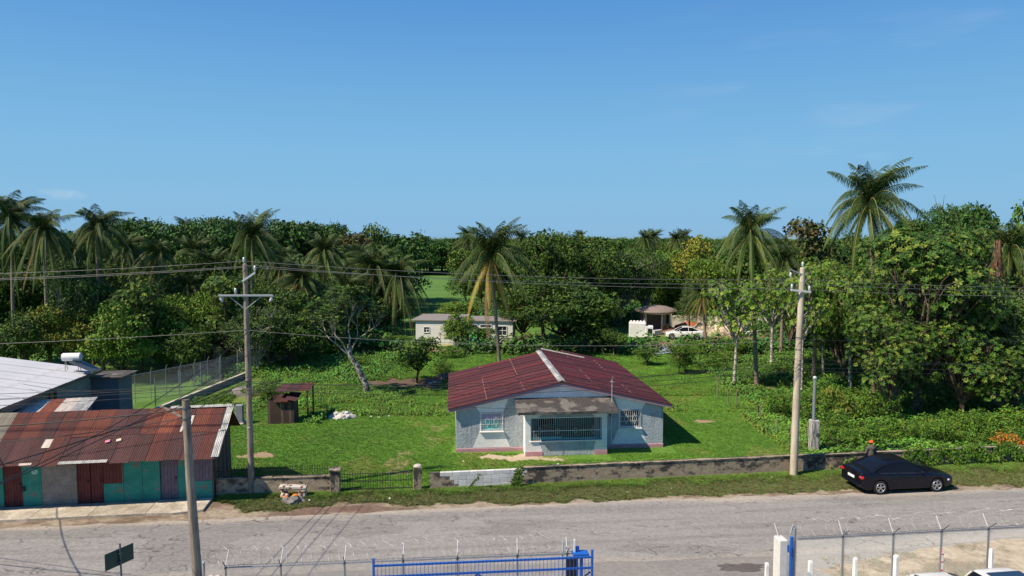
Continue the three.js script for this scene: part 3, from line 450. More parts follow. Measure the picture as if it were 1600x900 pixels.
  slip(0.12, 1.0, 0.6, 7.55, M.galvanisedPale, 0.085); slip(0.14, 0.95, 0.6, 7.85, M.galvanisedPale, 0.085); slip(0.34, 0.5, 1.75, 2.05, M.galvanisedPale, 0.06); slip(2.0, 0.16, run - 0.12, 3.9, M.galvanised, 0.05); slip(0.5, 0.12, run - 0.1, 1.6, M.galvanisedPale, 0.05); slip(0.46, 1.75, 1.46, -0.4, M.galvanisedPale, 0.06);
  mesh('roof_prop', beam([6.15, ridgeY + 0.16, ridgeZ - 0.1], [7.35, ridgeY - 0.28, ridgeZ + 0.55], 0.1, 0.07), M.greyWood, shop);
  mesh('eave_plate', box(14.3, 0.08, 0.06, 2.0, 2.22, 0.3), M.oldWood, shop);
  const gable = []; for (let i = 0; i < 7; i++) gable.push(prism([[0, 0], [0.2, 0], [0.2, 0.3 + 0.2 * (3 - Math.abs(i - 3)) + 0.2 * rng()], [0, 0.28 + 0.2 * (3 - Math.abs(i - 3))]], 0.03).rotateY(Math.PI / 2).translate(9.0, 2.3, -0.55 - i * 0.22));
  gable.forEach((g, i) => mesh('gable_board', g, i % 2 ? M.darkWood : M.oldWood, shop));
  // loose scraps lying on the roof
  for (const [x, s, c] of [[4.55, 2.0, [196, 120, 140]], [5.0, 1.95, [204, 186, 170]]]) { const m = solo('roof_scrap', box(0.2, 0.02, 0.14, 0, 0, 0), paint(c, 0.9), c[1] < 150 ? 'small pink scrap lying on the rusty shop roof' : 'small pale scrap lying on the rusty shop roof', 'scrap'); const p = V(x, ridgeY + down[1] * s + 0.06, ridgeZ + down[2] * s).applyAxisAngle(V(0, 1, 0), 7.8 * deg); m.position.set(-22.6 + p.x, p.y, -30 + p.z); m.rotation.set(0.55, 0.4, 0); }
  const post = thing('concrete_post', 'short grey concrete post standing behind the shop gable', 'post', [-17.5, 0, -44.1], 0.1); mesh('shaft', box(0.46, 1.25, 0.42, 0, 0, 0, 0.02), M.greyBlock, post); mesh('footing', box(0.8, 0.12, 0.7, -0.1, 0, 0, 0.02), M.concrete, post);
}
// ---------------------------------------------------------------- white-roofed building, lean-to and water heater behind the shop
{
  const b = thing('white_roofed_building', 'long grey building with broad white metal roof at left edge', 'building', [-25.85, 0, -34.4], 6 * deg), L = 9.6;
  mesh('side_wall', prism([[0, 0], [L, 0], [L, 3.42], [0, 3.42]], 0.16, [rect(1.1, 2.2, 2.1, 2.95), rect(4.4, 2.25, 5.6, 3.1), rect(-0.0 + 0.12, 2.2, 0.7, 2.8)]).rotateY(Math.PI / 2).translate(0, 0, 0), M.greyBlock, b);
  for (const [z, y, w] of [[1.6, 2.2, 1], [5, 2.25, 1.2]]) { const win = new THREE.Group(); win.name = 'window'; b.add(win); mesh('pane', box(0.02, 0.8, w, -0.1, y, -z), paint([40, 46, 54], 0.2), win); mesh('frame', join([box(0.05, 0.04, w, -0.06, y, -z), box(0.05, 0.75, 0.05, -0.06, y, -z)]), M.steelDark, win); }
  mesh('back_wall', prism([[-13, 0], [-0.17, 0], [-0.17, 3.42], [-6.5, 4.42], [-13, 3.42]], 0.16).translate(0, 0, -L + 0.16), M.greyBlock, b); mesh('front_wall', prism([[-13, 0], [-0.17, 0], [-0.17, 3.42], [-6.5, 4.42], [-13, 3.42]], 0.16), M.greyBlock, b);
  const s = Math.atan(1 / 6.7), roofG = corrugated(0.86, 6.95, 0.21, 0.016, 4);
  for (let i = 0; i < 13; i++) for (const q of [1, -1]) { const m = mesh('roof_sheet', roofG, M.whiteRoof, b); lay(m, [-6.5, 4.5 + 0.008 * (i % 2), 0.55 - 0.4 - i * 0.82], [0, 0, -q], [q * Math.cos(s), -Math.sin(s), 0]); }
  mesh('fascia', box(0.04, 0.14, 10.5, 0.38, 3.3, -5.0), M.steelDark, b);
  mesh('ridge_cap', box(0.5, 0.04, 10.7, -6.5, 4.53, -5, 0.015), M.whiteRoof, b);
  const an = thing('flat_roofed_annexe', 'small dark annexe with flat slab roof behind the white roof', 'building', [-25.3, 0, -43.9], 6 * deg); mesh('wall', box(1.7, 3.0, 1.9, -0.7, 0, -1.1), M.greyWallDark, an); mesh('slab', box(2.2, 0.1, 2.3, -0.6, 3.0, -1.1, 0.02), M.slabTop, an);
  const lt = thing('lean_to', 'small lean-to with pale rust-streaked roof behind the shop', 'shed', [-24.4, 0, -36.2], 16 * deg); mesh('wall', box(3.0, 2.4, 1.7, -0.2, 0, -0.9), M.greyBlock, lt);
  for (let i = 0; i < 5; i++) { const m = mesh('roof_sheet', corrugated(0.8, 2.7), [M.galvanised, M.galvanisedPale, rusty[3], M.galvanisedPale, M.galvanised][i], lt); lay(m, [-1.7 + i * 0.76, 3.02 + 0.008 * (i % 2), -2.1], [1, 0, 0], [0, -0.13, 1]); }
  const h = thing('solar_water_heater', 'white solar water heater tank on a stand above white roof', 'water heater', [-27.4, 3.62, -43.0], 8 * deg);
  mesh('tank', new THREE.CylinderGeometry(0.25, 0.25, 1.0, 20).rotateZ(Math.PI / 2).translate(0, 0.92, 0), M.white, h); for (const q of [-1, 1]) mesh('tank_end', new THREE.SphereGeometry(0.25, 16, 8).scale(0.3, 1, 1).translate(q * 0.5, 0.92, 0), M.paleSteel, h);
  for (const q of [-0.38, 0.38]) { mesh('leg', bar([q, 0.0, 0.1], [q, 0.7, 0.05], 0.02), M.steel, h); mesh('leg', bar([q, 0.0, -0.25], [q, 0.7, -0.05], 0.02), M.steel, h); }
  const pn = mesh('collector_panel', box(1.1, 0.07, 1.5, 0, 0, 0, 0.01), M.steelDark, h); lay(pn, [0.75, 0.34, 0.1], [0, 0, -1], [0.9, -0.45, 0]);
}
// ---------------------------------------------------------------- plank shack in the yard, privy behind
{
  const s = thing('plank_shack', 'small dark plank shack with sagging rusty roof on the lawn', 'shed', [-15.65, 0, -44.0], 4 * deg), rng = random(33);
  const pl = box(0.16, 1, 0.025); const put = (x, z, h, turn) => { const m = mesh('plank', pl, [M.darkWood, M.oldWood, M.darkWood][Math.floor(rng() * 3)], s); m.position.set(x, 0.01, z); m.rotation.y = turn; m.rotation.z = (rng() - 0.5) * 0.04; m.scale.y = h + (rng() - 0.5) * 0.12; };
  for (let i = 0; i < 10; i++) put(0.08 + i * 0.165, 0, 1.5 - i * 0.01, 0); for (let i = 0; i < 7; i++) { put(0.0, -0.1 - i * 0.17, 1.55, Math.PI / 2); put(1.62, -0.1 - i * 0.17, 1.4, Math.PI / 2); } for (let i = 0; i < 10; i++) put(0.08 + i * 0.165, -1.25, 1.6, 0);
  for (let i = 0; i < 3; i++) { const m = mesh('roof_sheet', corrugated(0.74, 1.7), rusty[[2, 0, 4][i]], s); lay(m, [0.75 + i * 0.36, 1.62 + 0.02 * i + (i === 2 ? 0.08 : 0), -1.5], [1, -0.06 - 0.05 * i, 0], [0, -0.09, 1]); }
  for (const [x, z] of [[2.4, -0.5], [2.4, -2.2], [0.4, -2.2]]) mesh('post', box(0.09, 2.05, 0.09, x, 0.01, z), M.darkWood, s);
  for (let i = 0; i < 3; i++) { const m = mesh('awning_sheet', corrugated(0.74, 2.0), rusty[[4, 2, 0][i]], s); lay(m, [0.7 + i * 0.72, 2.13 + 0.01 * i, -2.4], [1, 0.02, 0], [0, -0.05, 1]); }
  const p = thing('privy', 'tiny pale block privy with flat roof beyond the wire fence', 'shed', [-27.4, 0, -63.5], 10 * deg); mesh('wall', box(1.4, 2.1, 1.3, 0, 0, 0), M.mudPanel, p); mesh('door', box(0.62, 1.8, 0.04, -0.2, 0.05, 0.672), M.darkWood, p); mesh('roof', box(1.9, 0.09, 1.8, 0, 2.1, 0, 0.02), M.slabTop, p);
}
// ---------------------------------------------------------------- utility poles and wires
{
  const insul = (p, parent, name = 'insulator') => mesh(name, new THREE.LatheGeometry([[0, 0], [0.03, 0], [0.03, 0.06], [0.07, 0.09], [0.04, 0.13], [0.075, 0.17], [0.04, 0.21], [0.05, 0.26], [0, 0.28]].map(([x, y]) => new THREE.Vector2(x, y)), 10).translate(...p), M.paleSteel, parent);
  const p1 = thing('utility_pole', 'weathered wooden utility pole with steel crossarm by the short wall', 'utility pole', [-12.15, 0, -31.75]);
  mesh('shaft', tube([[0, -0.2, 0], [0.01, 3, 0], [0, 7, 0], [-0.01, 10.75, 0]], [0.148, 0.138, 0.12, 0.105], 12), M.poleWood, p1); mesh('pole_top', cyl(0.11, 0.02, 0.05, -0.01, 10.75, 0), M.poleWood, p1);
  mesh('crossarm', box(2.5, 0.085, 0.08, 0.05, 9.29, 0.15, 0.01), M.steel, p1);
  mesh('brace', bar([-0.75, 9.3, 0.1], [0, 8.7, 0.1], 0.02), M.steel, p1); mesh('brace', bar([0.75, 9.3, 0.1], [0, 8.7, 0.1], 0.02), M.steel, p1);
  mesh('upper_arm', beam([-0.1, 9.98, 0.13], [0.48, 10.38, 0.1], 0.09, 0.08), M.paleSteel, p1);
  insul([0.48, 10.42, 0.1], p1); insul([-0.05, 10.8, 0], p1); insul([-0.42, 9.4, 0.13], p1); for (const x of [-1.15, 1.25]) { const g = insul([0, 0, 0], p1); g.position.set(x, 9.28, 0.13); g.rotation.z = Math.PI - 0.5 * Math.sign(x); }
  for (const y of [5.2, 5.35, 7.75]) mesh('band', cyl(0.15, 0.15, 0.05, 0, y, 0), M.steelDark, p1);
  mesh('tag', box(0.12, 0.06, 0.01, 0, 3.2, 0.16), M.paleSteel, p1);
  const p2 = thing('utility_pole', 'pale concrete utility pole standing beside the long wall', 'utility pole', [14.18, 0, -34.3]);
  mesh('shaft', tube([[-0.02, -0.2, 0], [0, 3, 0], [0.05, 7, 0], [0.12, 10.45, 0]], [0.198, 0.18, 0.152, 0.128], 14), M.concretePole, p2); mesh('pole_top', cyl(0.128, 0.1, 0.06, 0.12, 10.44, 0), M.concretePole, p2);
  const ca = mesh('crossarm', box(1.0, 0.09, 0.09, 0, 0, 0, 0.01), M.paleSteel, p2); ca.position.set(-0.02, 9.3, 0.2); ca.rotation.z = -0.11; mesh('upper_arm', beam([0.1, 10.15, 0.1], [-0.52, 10.4, 0.1], 0.05, 0.05), M.steel, p2); insul([-0.5, 9.98, 0.1], p2); insul([-0.46, 9.42, 0.2], p2); insul([0.4, 9.33, 0.2], p2); insul([0.12, 10.5, 0], p2);
  for (const y of [5.4, 5.62, 5.85, 6.4, 7.0]) mesh('band', cyl(0.19 - y * 0.0045, 0.19 - y * 0.0045, 0.05, 0.03 + y * 0.002, y, 0), M.steelDark, p2);
  mesh('riser_cable', tube([[0.33, 8.9, 0.1], [0.42, 8.4, 0.12], [0.36, 7.8, 0.14], [0.22, 7.2, 0.15], [0.2, 6.3, 0.16], [0.24, 5.5, 0.16]], 0.022), M.wire, p2);
  const p3 = thing('utility_pole', 'nearer wooden service pole at lower left in front of the shop', 'utility pole', [-9.2, 0, -19.6]);
  mesh('shaft', tube([[0.1, -0.2, 0], [0.05, 2.4, 0], [-0.05, 5, 0], [-0.1, 7.35, 0]], [0.15, 0.135, 0.12, 0.105], 12), M.poleWood, p3); mesh('pole_top', cyl(0.105, 0.1, 0.03, -0.1, 7.34, 0), M.oldWood, p3); for (const y of [7.1, 6.8]) mesh('band', cyl(0.12, 0.12, 0.05, -0.09, y, 0), M.steelDark, p3);
  // service post behind the wall: concrete pier with a steel mast and meter
  const sp = thing('service_post', 'square concrete service pier with grey steel mast behind the wall', 'post', [16.4, 0, -37.2]);
  mesh('pier', box(0.44, 2.1, 0.4, 0, 0, 0, 0.02), mapped(tiled(texture(256, 512, (u, v) => { const n = fbm(u * 10, v * 5, 4, 0, 441); return mix3([176, 172, 166], [112, 106, 100], step(0.45, 0.7, n)); }), 0.6, 2.2), 0.95), sp);
  mesh('mast', cyl(0.085, 0.08, 2.3, -0.05, 2.1, 0), M.steel, sp); mesh('mast_cap', new THREE.SphereGeometry(0.11, 12, 8).translate(-0.05, 4.4, 0), M.paleSteel, sp); mesh('meter', new THREE.CylinderGeometry(0.1, 0.1, 0.14, 14).rotateX(Math.PI / 2).translate(0.1, 1.35, 0.26), M.steelDark, sp);

  // wires hang as shallow sags between their fixings
  const wire = (a, b, sag, r, label, mat = M.wire, group = 'overhead wires') => { const A = V(...a), B = V(...b), pts = []; for (let i = 0; i <= 16; i++) { const t = i / 16, p = A.clone().lerp(B, t); p.y -= sag * 4 * t * (1 - t); pts.push(p); } return solo('overhead_wire', tube(pts, r * 0.82, 5), mat, label, 'wire', group); };
  const xl = -42, zl = -28.2, xr = 44, zr = -38.5;
  for (const [y, dz, x1, y2, x2, n] of [[10.7, 0.1, -11.67, 10.25, 13.68, 'upper'], [10.9, 0, -12.2, 10.7, 14.3, 'topmost'], [10.62, -0.08, -12.05, 10.5, 14.1, 'third']]) {
    wire([xl, y - 0.3, zl + dz], [x1, y, -31.75 + dz], 0.45, 0.012, `${n} bare power line left of the wooden pole`, M.wireBare, 'power lines'); wire([x1, y, -31.75 + dz], [x2, y2 - 0.8, -34.3 + dz], 0.28, 0.012, `${n} bare power line between the wooden and concrete poles`, M.wireBare, 'power lines'); wire([x2, y2 - 0.8, -34.3 + dz], [xr, y2 - 1.1, zr + dz], 0.4, 0.012, `${n} bare power line right of the concrete pole`, M.wireBare, 'power lines');
  }
  wire([xl, 7.4, zl], [-12.15, 7.75, -31.6], 0.35, 0.013, 'single middle wire left of the wooden pole', M.wireBare); wire([-12.15, 7.75, -31.6], [14.2, 6.95, -34.1], 0.5, 0.013, 'single middle wire between the wooden and concrete poles', M.wireBare); wire([14.2, 6.95, -34.1], [xr, 7.1, zr], 0.4, 0.012, 'single middle wire right of the concrete pole');
  [[5.3, 5.75], [5.15, 5.55], [5.0, 5.4], [5.4, 6.0]].forEach(([y, y2], k) => {
    const n = ['second', 'third', 'lowest', 'highest'][k];
    wire([xl, y + 0.15 - 0.12 * k, zl + 0.05 * k], [-12.15, y, -31.57], 0.3 + 0.07 * k, 0.014, `${n} telephone cable left of the wooden pole`, M.wire, 'telephone cables'); wire([-12.15, y, -31.57], [14.1, y2, -34.05], 0.42 + 0.1 * k, 0.014, `${n} telephone cable between the wooden and concrete poles`, M.wire, 'telephone cables'); wire([14.25, y2, -34.05], [xr, y2 + 0.1, zr], 0.35 + 0.08 * k, 0.013, `${n} telephone cable right of the concrete pole`, M.wire, 'telephone cables');
  });
  [[5.35, 6.6], [5.6, 6.9], [6.6, 6.2], [7.6, 6.4]].forEach(([y, y2], k) => wire([-12.1, y, -31.6], [-14.9 + 0.9 * k, y2, -11], 0.35 + 0.12 * k, 0.017, `${['first', 'second', 'third', 'highest'][k]} drop wire crossing the road from the wooden crossarm pole towards the viewer`, M.wire, 'drop wires'));
  wire([-9.3, 7.1, -19.6], [-30, 5.6, -24.2], 0.5, 0.026, 'thick black cable from the near service pole to the left', M.wire, 'service cables'); wire([-9.3, 6.85, -19.6], [-30, 4.8, -25.5], 0.7, 0.015, 'thin cable sagging below the thick one from the near pole', M.wire, 'service cables');
  wire([-12.25, 5.4, -31.7], [-22.4, 2.35, -29.05], 0.9, 0.02, 'slack black service cable drooping across the rusty shop roof', M.wire, 'service cables');
  wire([-12.3, 5.6, -31.8], [-27, 3.9, -38], 0.6, 0.014, 'service cable from wooden pole to white-roofed building', M.wire, 'service cables'); wire([-27, 6.6, -31], [-17.2, 6.0, -19], 0.9, 0.026, 'thick cable crossing the road beyond the left edge', M.wire, 'service cables');
  wire([-12.05, 5.3, -31.8], [5.3, 2.5, -38.3], 0.5, 0.01, 'thin service wire from wooden pole to the bungalow', M.wire, 'service cables'); wire([14.2, 5.5, -34.4], [16.35, 4.4, -37.2], 0.1, 0.012, 'short service wire from concrete pole to the steel mast', M.wire, 'service cables');
}
// ---------------------------------------------------------------- near fence, blue sliding gate, bollards, sign
function linkMesh(x0, x1, h, y0 = 0.06, pitch = 0.062, r = 0.0022) { // woven wire: two families of slanting wires, each a thin three-sided bar
  const list = [], bend = h - y0; const pos = [], push = (a, b, c) => pos.push(...a, ...b, ...c);
  const strip = (ax, ay, bx, by, z) => { const dx = bx - ax, dy = by - ay, l = Math.hypot(dx, dy), nx = -dy / l * r, ny = dx / l * r; const A = [ax + nx, ay + ny, z], B = [ax - nx, ay - ny, z], C = [ax, ay, z + r * 1.6], D = [bx + nx, by + ny, z], E = [bx - nx, by - ny, z], F = [bx, by, z + r * 1.6]; push(A, B, E); push(A, E, D); push(B, C, F); push(B, F, E); push(C, A, D); push(C, D, F); };
  for (let s = x0 - bend; s < x1; s += pitch * 1.414) { const a = Math.max(s, x0), b = Math.min(s + bend, x1); if (b - a > 0.02) { strip(a, y0 + (a - s), b, y0 + (b - s), 0); strip(a, h - (a - s), b, h - (b - s), r * 2); } }
  const g = new THREE.BufferGeometry(); g.setAttribute('position', new THREE.Float32BufferAttribute(pos, 3)); g.computeVertexNormals(); g.setAttribute('uv', new THREE.Float32BufferAttribute(new Float32Array(pos.length / 3 * 2), 2)); return g;
}
function roadFence(name, label, origin, turn, L, posts, h = 2.2) {
  const f = thing(name, label, 'fence', origin, turn);
  const post = cyl(0.03, 0.03, h + 0.02, 0, 0, 0, 8), out = bar([0, h, 0], [0.02, h + 0.4, -0.3], 0.014, 5), inn = bar([0, h, 0], [0.02, h + 0.3, 0.3], 0.014, 5);
  for (const x of posts) { const p = mesh('post', post, M.steel, f); p.position.x = x; mesh('wire_arm', out, M.paleSteel, p); mesh('wire_arm', inn, M.steelDark, p); mesh('clamp', cyl(0.042, 0.042, 0.06, 0, h - 0.06, 0, 8), M.steelDark, p); }
  mesh('top_rail', bar([0, h - 0.02, 0], [L, h - 0.02, 0], 0.021, 6), M.steel, f); mesh('barbed_strand', join([bar([0, h + 0.05, 0.02], [L, h + 0.05, 0.02], 0.006, 4), ...Array.from({ length: Math.floor(L / 0.13) }, (_, i) => bar([i * 0.13, h + 0.02, 0.0], [i * 0.13 + 0.03, h + 0.08, 0.04], 0.006, 3))]), M.steelDark, f);
  mesh('wire_mesh', linkMesh(0, L, h - 0.03), M.steel, f);
  return f;
}
function razorCoil(label, origin, turn, L, seed, h = 2.2) { // loose spiral of razor tape lying in the arms
  const rng = random(seed), pts = [], N = Math.round(L / 0.4), per = 16;
  for (let i = 0; i <= N * per; i++) { const a = i / per * Math.PI * 2, k = Math.floor(i / per), r = 0.27 + 0.05 * Math.sin(k * 2.1) + 0.02 * Math.sin(k * 5.3 + a); pts.push(V(i / (N * per) * L + 0.16 * Math.sin(a) + 0.05 * Math.sin(k * 3.7), h + 0.32 + r * Math.cos(a) + 0.03 * Math.sin(k * 1.3), r * Math.sin(a) * 0.9)); }
  const o = solo('razor_wire', tube(pts, 0.0045, 3), paint([206, 208, 210], 0.35, { metalness: 0.5 }), label, 'razor wire'); o.position.set(...origin); o.rotation.y = turn; return o;
}
{
  const tl = Math.atan((21.11 - 20.26) / (2.6 + 6.91));
  roadFence('chain_link_fence', 'chain link fence with angled arms left of the gate opening', [-8.55, 0, -20.1], tl, 10.55, [0.02, 1.62, 3.5, 5.25, 6.9, 8.75, 10.3]);
  razorCoil('razor wire coil along the fence behind the blue gate', [-9.3, 0, -20.02], tl, 11.1, 5);
  const end = thing('fence_corner_post', 'steel corner post with white cap block near the service pole', 'post', [-9.15, 0, -20.05]); mesh('shaft', cyl(0.035, 0.035, 2.35, 0, 0, 0, 10), M.steel, end); mesh('cap', cyl(0.045, 0.02, 0.05, 0, 2.35, 0, 10), M.paleSteel, end); mesh('block', box(0.42, 1.96, 0.3, 0.3, 0, 0.05, 0.05), M.concrete, end);
  const tr = Math.atan((22.99 - 22.23) / (17.35 - 10.86));
  roadFence('chain_link_fence', 'chain link fence with angled arms right of the concrete gate column', [9.3, 0, -22.08], tr, 12.6, [1.58, 3.36, 5.1, 6.82, 8.6, 10.4, 12.2]);
  razorCoil('razor wire coil along the fence at lower right', [9.4, 0, -22.1], tr, 12.5, 8);
  // blue gate slid open in front of the left fence
  const g = thing('sliding_gate', 'bright blue steel sliding gate with thin vertical bars, pushed open', 'gate', [-4.12, 0, -20.1], tl), L = 6.6;
  for (const x of [0, L]) mesh('end_post', box(0.07, 2.36, 0.07, x, 0.1, 0, 0.006), M.blueSteel, g);
  for (const y of [0.2, 1.1, 1.86, 2.2]) mesh('rail', box(L - 0.07, 0.055, 0.05, L / 2, y, 0), M.blueSteel, g);
  const thin = box(0.012, 2.14, 0.012); for (let i = 1; i < 57; i++) { const m = mesh('bar', thin, M.blueSteel, g); m.position.set(i * L / 57, 0.16, 0.034); }
  mesh('brace', beam([L / 2 - 1.1, 1.1, -0.04], [L / 2 - 0.2, 1.82, -0.04], 0.04, 0.04), M.blueSteel, g); mesh('brace', beam([L / 2 + 0.7, 1.1, -0.04], [L / 2 - 0.2, 1.82, -0.04], 0.04, 0.04), M.blueSteel, g); mesh('brace', beam([L - 0.05, 1.74, -0.04], [L - 0.75, 1.2, -0.04], 0.035, 0.035), M.iron, g);
  const gp = thing('gate_guide_post', 'blue gate guide post with roller bracket and dark junction box', 'post', [2.0, 0, -21.02], tl);
  mesh('shaft', box(0.11, 2.25, 0.11, 0, 0, 0, 0.008), M.blueSteel, gp); mesh('shaft', box(0.09, 2.2, 0.09, 0.16, 0, 0, 0.008), M.blueSteel, gp); mesh('bracket', box(0.5, 0.08, 0.3, 0.1, 2.2, 0.12, 0.01), M.blueSteel, gp); mesh('roller', new THREE.CylinderGeometry(0.06, 0.06, 0.14, 12).translate(0.02, 2.36, 0.05), M.blueSteel, gp); mesh('junction_box', box(0.32, 0.75, 0.16, -0.16, 1.3, -0.02, 0.012), M.dark, gp); mesh('signal_light', box(0.05, 0.42, 0.05, -0.08, 2.26, 0.1), M.white, gp); mesh('conduit', bar([-0.42, 0, -0.05], [-0.42, 2.55, -0.05], 0.025), M.paleSteel, gp);
  const col = thing('gate_column', 'square pale concrete column with blue post at the gate opening', 'column', [8.83, 0, -22.25], tr); mesh('shaft', box(0.28, 2.14, 0.42, 0, 0, 0, 0.02), M.whiteBlock[3], col); mesh('blue_post', box(0.09, 2.25, 0.09, 0.27, 0, 0.2, 0.006), M.blueSteel, col); mesh('latch_plate', box(0.06, 0.22, 0.16, 0.2, 1.72, 0.22), M.blueSteel, col); mesh('steel_post', cyl(0.06, 0.06, 2.46, 0.44, 0, 0.05, 12), M.steel, col); mesh('post_cap', new THREE.SphereGeometry(0.066, 12, 6).translate(0.44, 2.46, 0.05), M.steel, col); mesh('wire_arm', bar([-0.02, 2.12, -0.1], [-0.06, 2.5, -0.34], 0.014), M.paleSteel, col); mesh('wire_arm', bar([0.34, 2.2, -0.05], [0.36, 2.6, 0.1], 0.02), M.paleSteel, col);
  const bl = [[8.63, 22.85, 'white bollard at the foot of the gate column'], [10.16, 23.0, 'white bollard nearest the gate column behind the fence'], [11.8, 23.22, 'white bollard in bare sand, second along the fence'], [13.31, 23.42, 'wide white bollard just right of a fence post'], [15.06, 23.7, 'white bollard with three red bands on the sandy shoulder'], [16.95, 23.92, 'white bollard directly behind the fourth fence post']];
  bl.forEach(([x, d, label], i) => { const b = thing('bollard', label, 'bollard', [x, 0, -d], 0.1 * i, 'white bollards along the sandy shoulder'); const w = i === 3 ? 0.15 : 0.12; if (i === 4) { mesh('shaft', cyl(0.07, 0.07, 1.02, 0, 0, 0, 14), M.white, b); for (const y of [0.32, 0.62, 0.9]) mesh('red_band', cyl(0.073, 0.073, 0.06, 0, y, 0, 14), paint([206, 66, 78], 0.6), b); mesh('cap', cyl(0.072, 0.05, 0.03, 0, 1.02, 0, 14), paint([226, 150, 152], 0.6), b); } else { mesh('shaft', box(w, 0.96, w, 0, 0, 0, 0.012), M.whitePaint, b); mesh('cap', box(w - 0.01, 0.04, w - 0.01, 0, 0.96, 0, 0.015), M.white, b); } });
  const s = thing('road_sign', 'back of a dark green road sign on a thin post', 'sign', [-12.28, 0, -21.2]); mesh('post', cyl(0.028, 0.028, 2.42, 0, 0, 0, 8), M.steelDark, s); const pl = mesh('panel', prism(rect(-0.47, 0, 0.47, 0.52), 0.006, [], 0.006), paint([26, 66, 58], 0.5), s); pl.position.set(0, 1.72, 0.0); pl.rotation.y = 64 * deg; pl.translateZ(-0.045); for (const y of [1.84, 2.1]) { const c = mesh('clamp', box(0.14, 0.03, 0.1), M.steelDark, s); c.position.set(0, y, 0); c.rotation.y = 64 * deg; }
}
// ---------------------------------------------------------------- vehicles: body skinned over cross-sections along x (front = +x)
function skin(stations) { // each station: list of [z, y] on one side from bottom centre to top centre, mirrored
  const pos = [], idx = [], n = stations[0].pts.length * 2 - 1;
  for (const { x, pts } of stations) { for (const [z, y] of pts) pos.push(x, y, z); for (let i = pts.length - 2; i >= 0; i--) pos.push(x, pts[i][1], -pts[i][0]); }
  for (let s = 0; s < stations.length - 1; s++) for (let i = 0; i < n - 1; i++) { const a = s * n + i, b = a + n; idx.push(a, b, a + 1, a + 1, b, b + 1); }
  for (const [s, f] of [[0, 1], [stations.length - 1, 0]]) { const base = s * n; for (let i = 1; i < n - 2; i++) f ? idx.push(base, base + i, base + i + 1) : idx.push(base, base + i + 1, base + i); }
  const g = new THREE.BufferGeometry(); g.setAttribute('position', new THREE.Float32BufferAttribute(pos, 3)); g.setIndex(idx); g.computeVertexNormals(); g.setAttribute('uv', new THREE.Float32BufferAttribute(new Float32Array(pos.length / 3 * 2), 2)); return g;
}
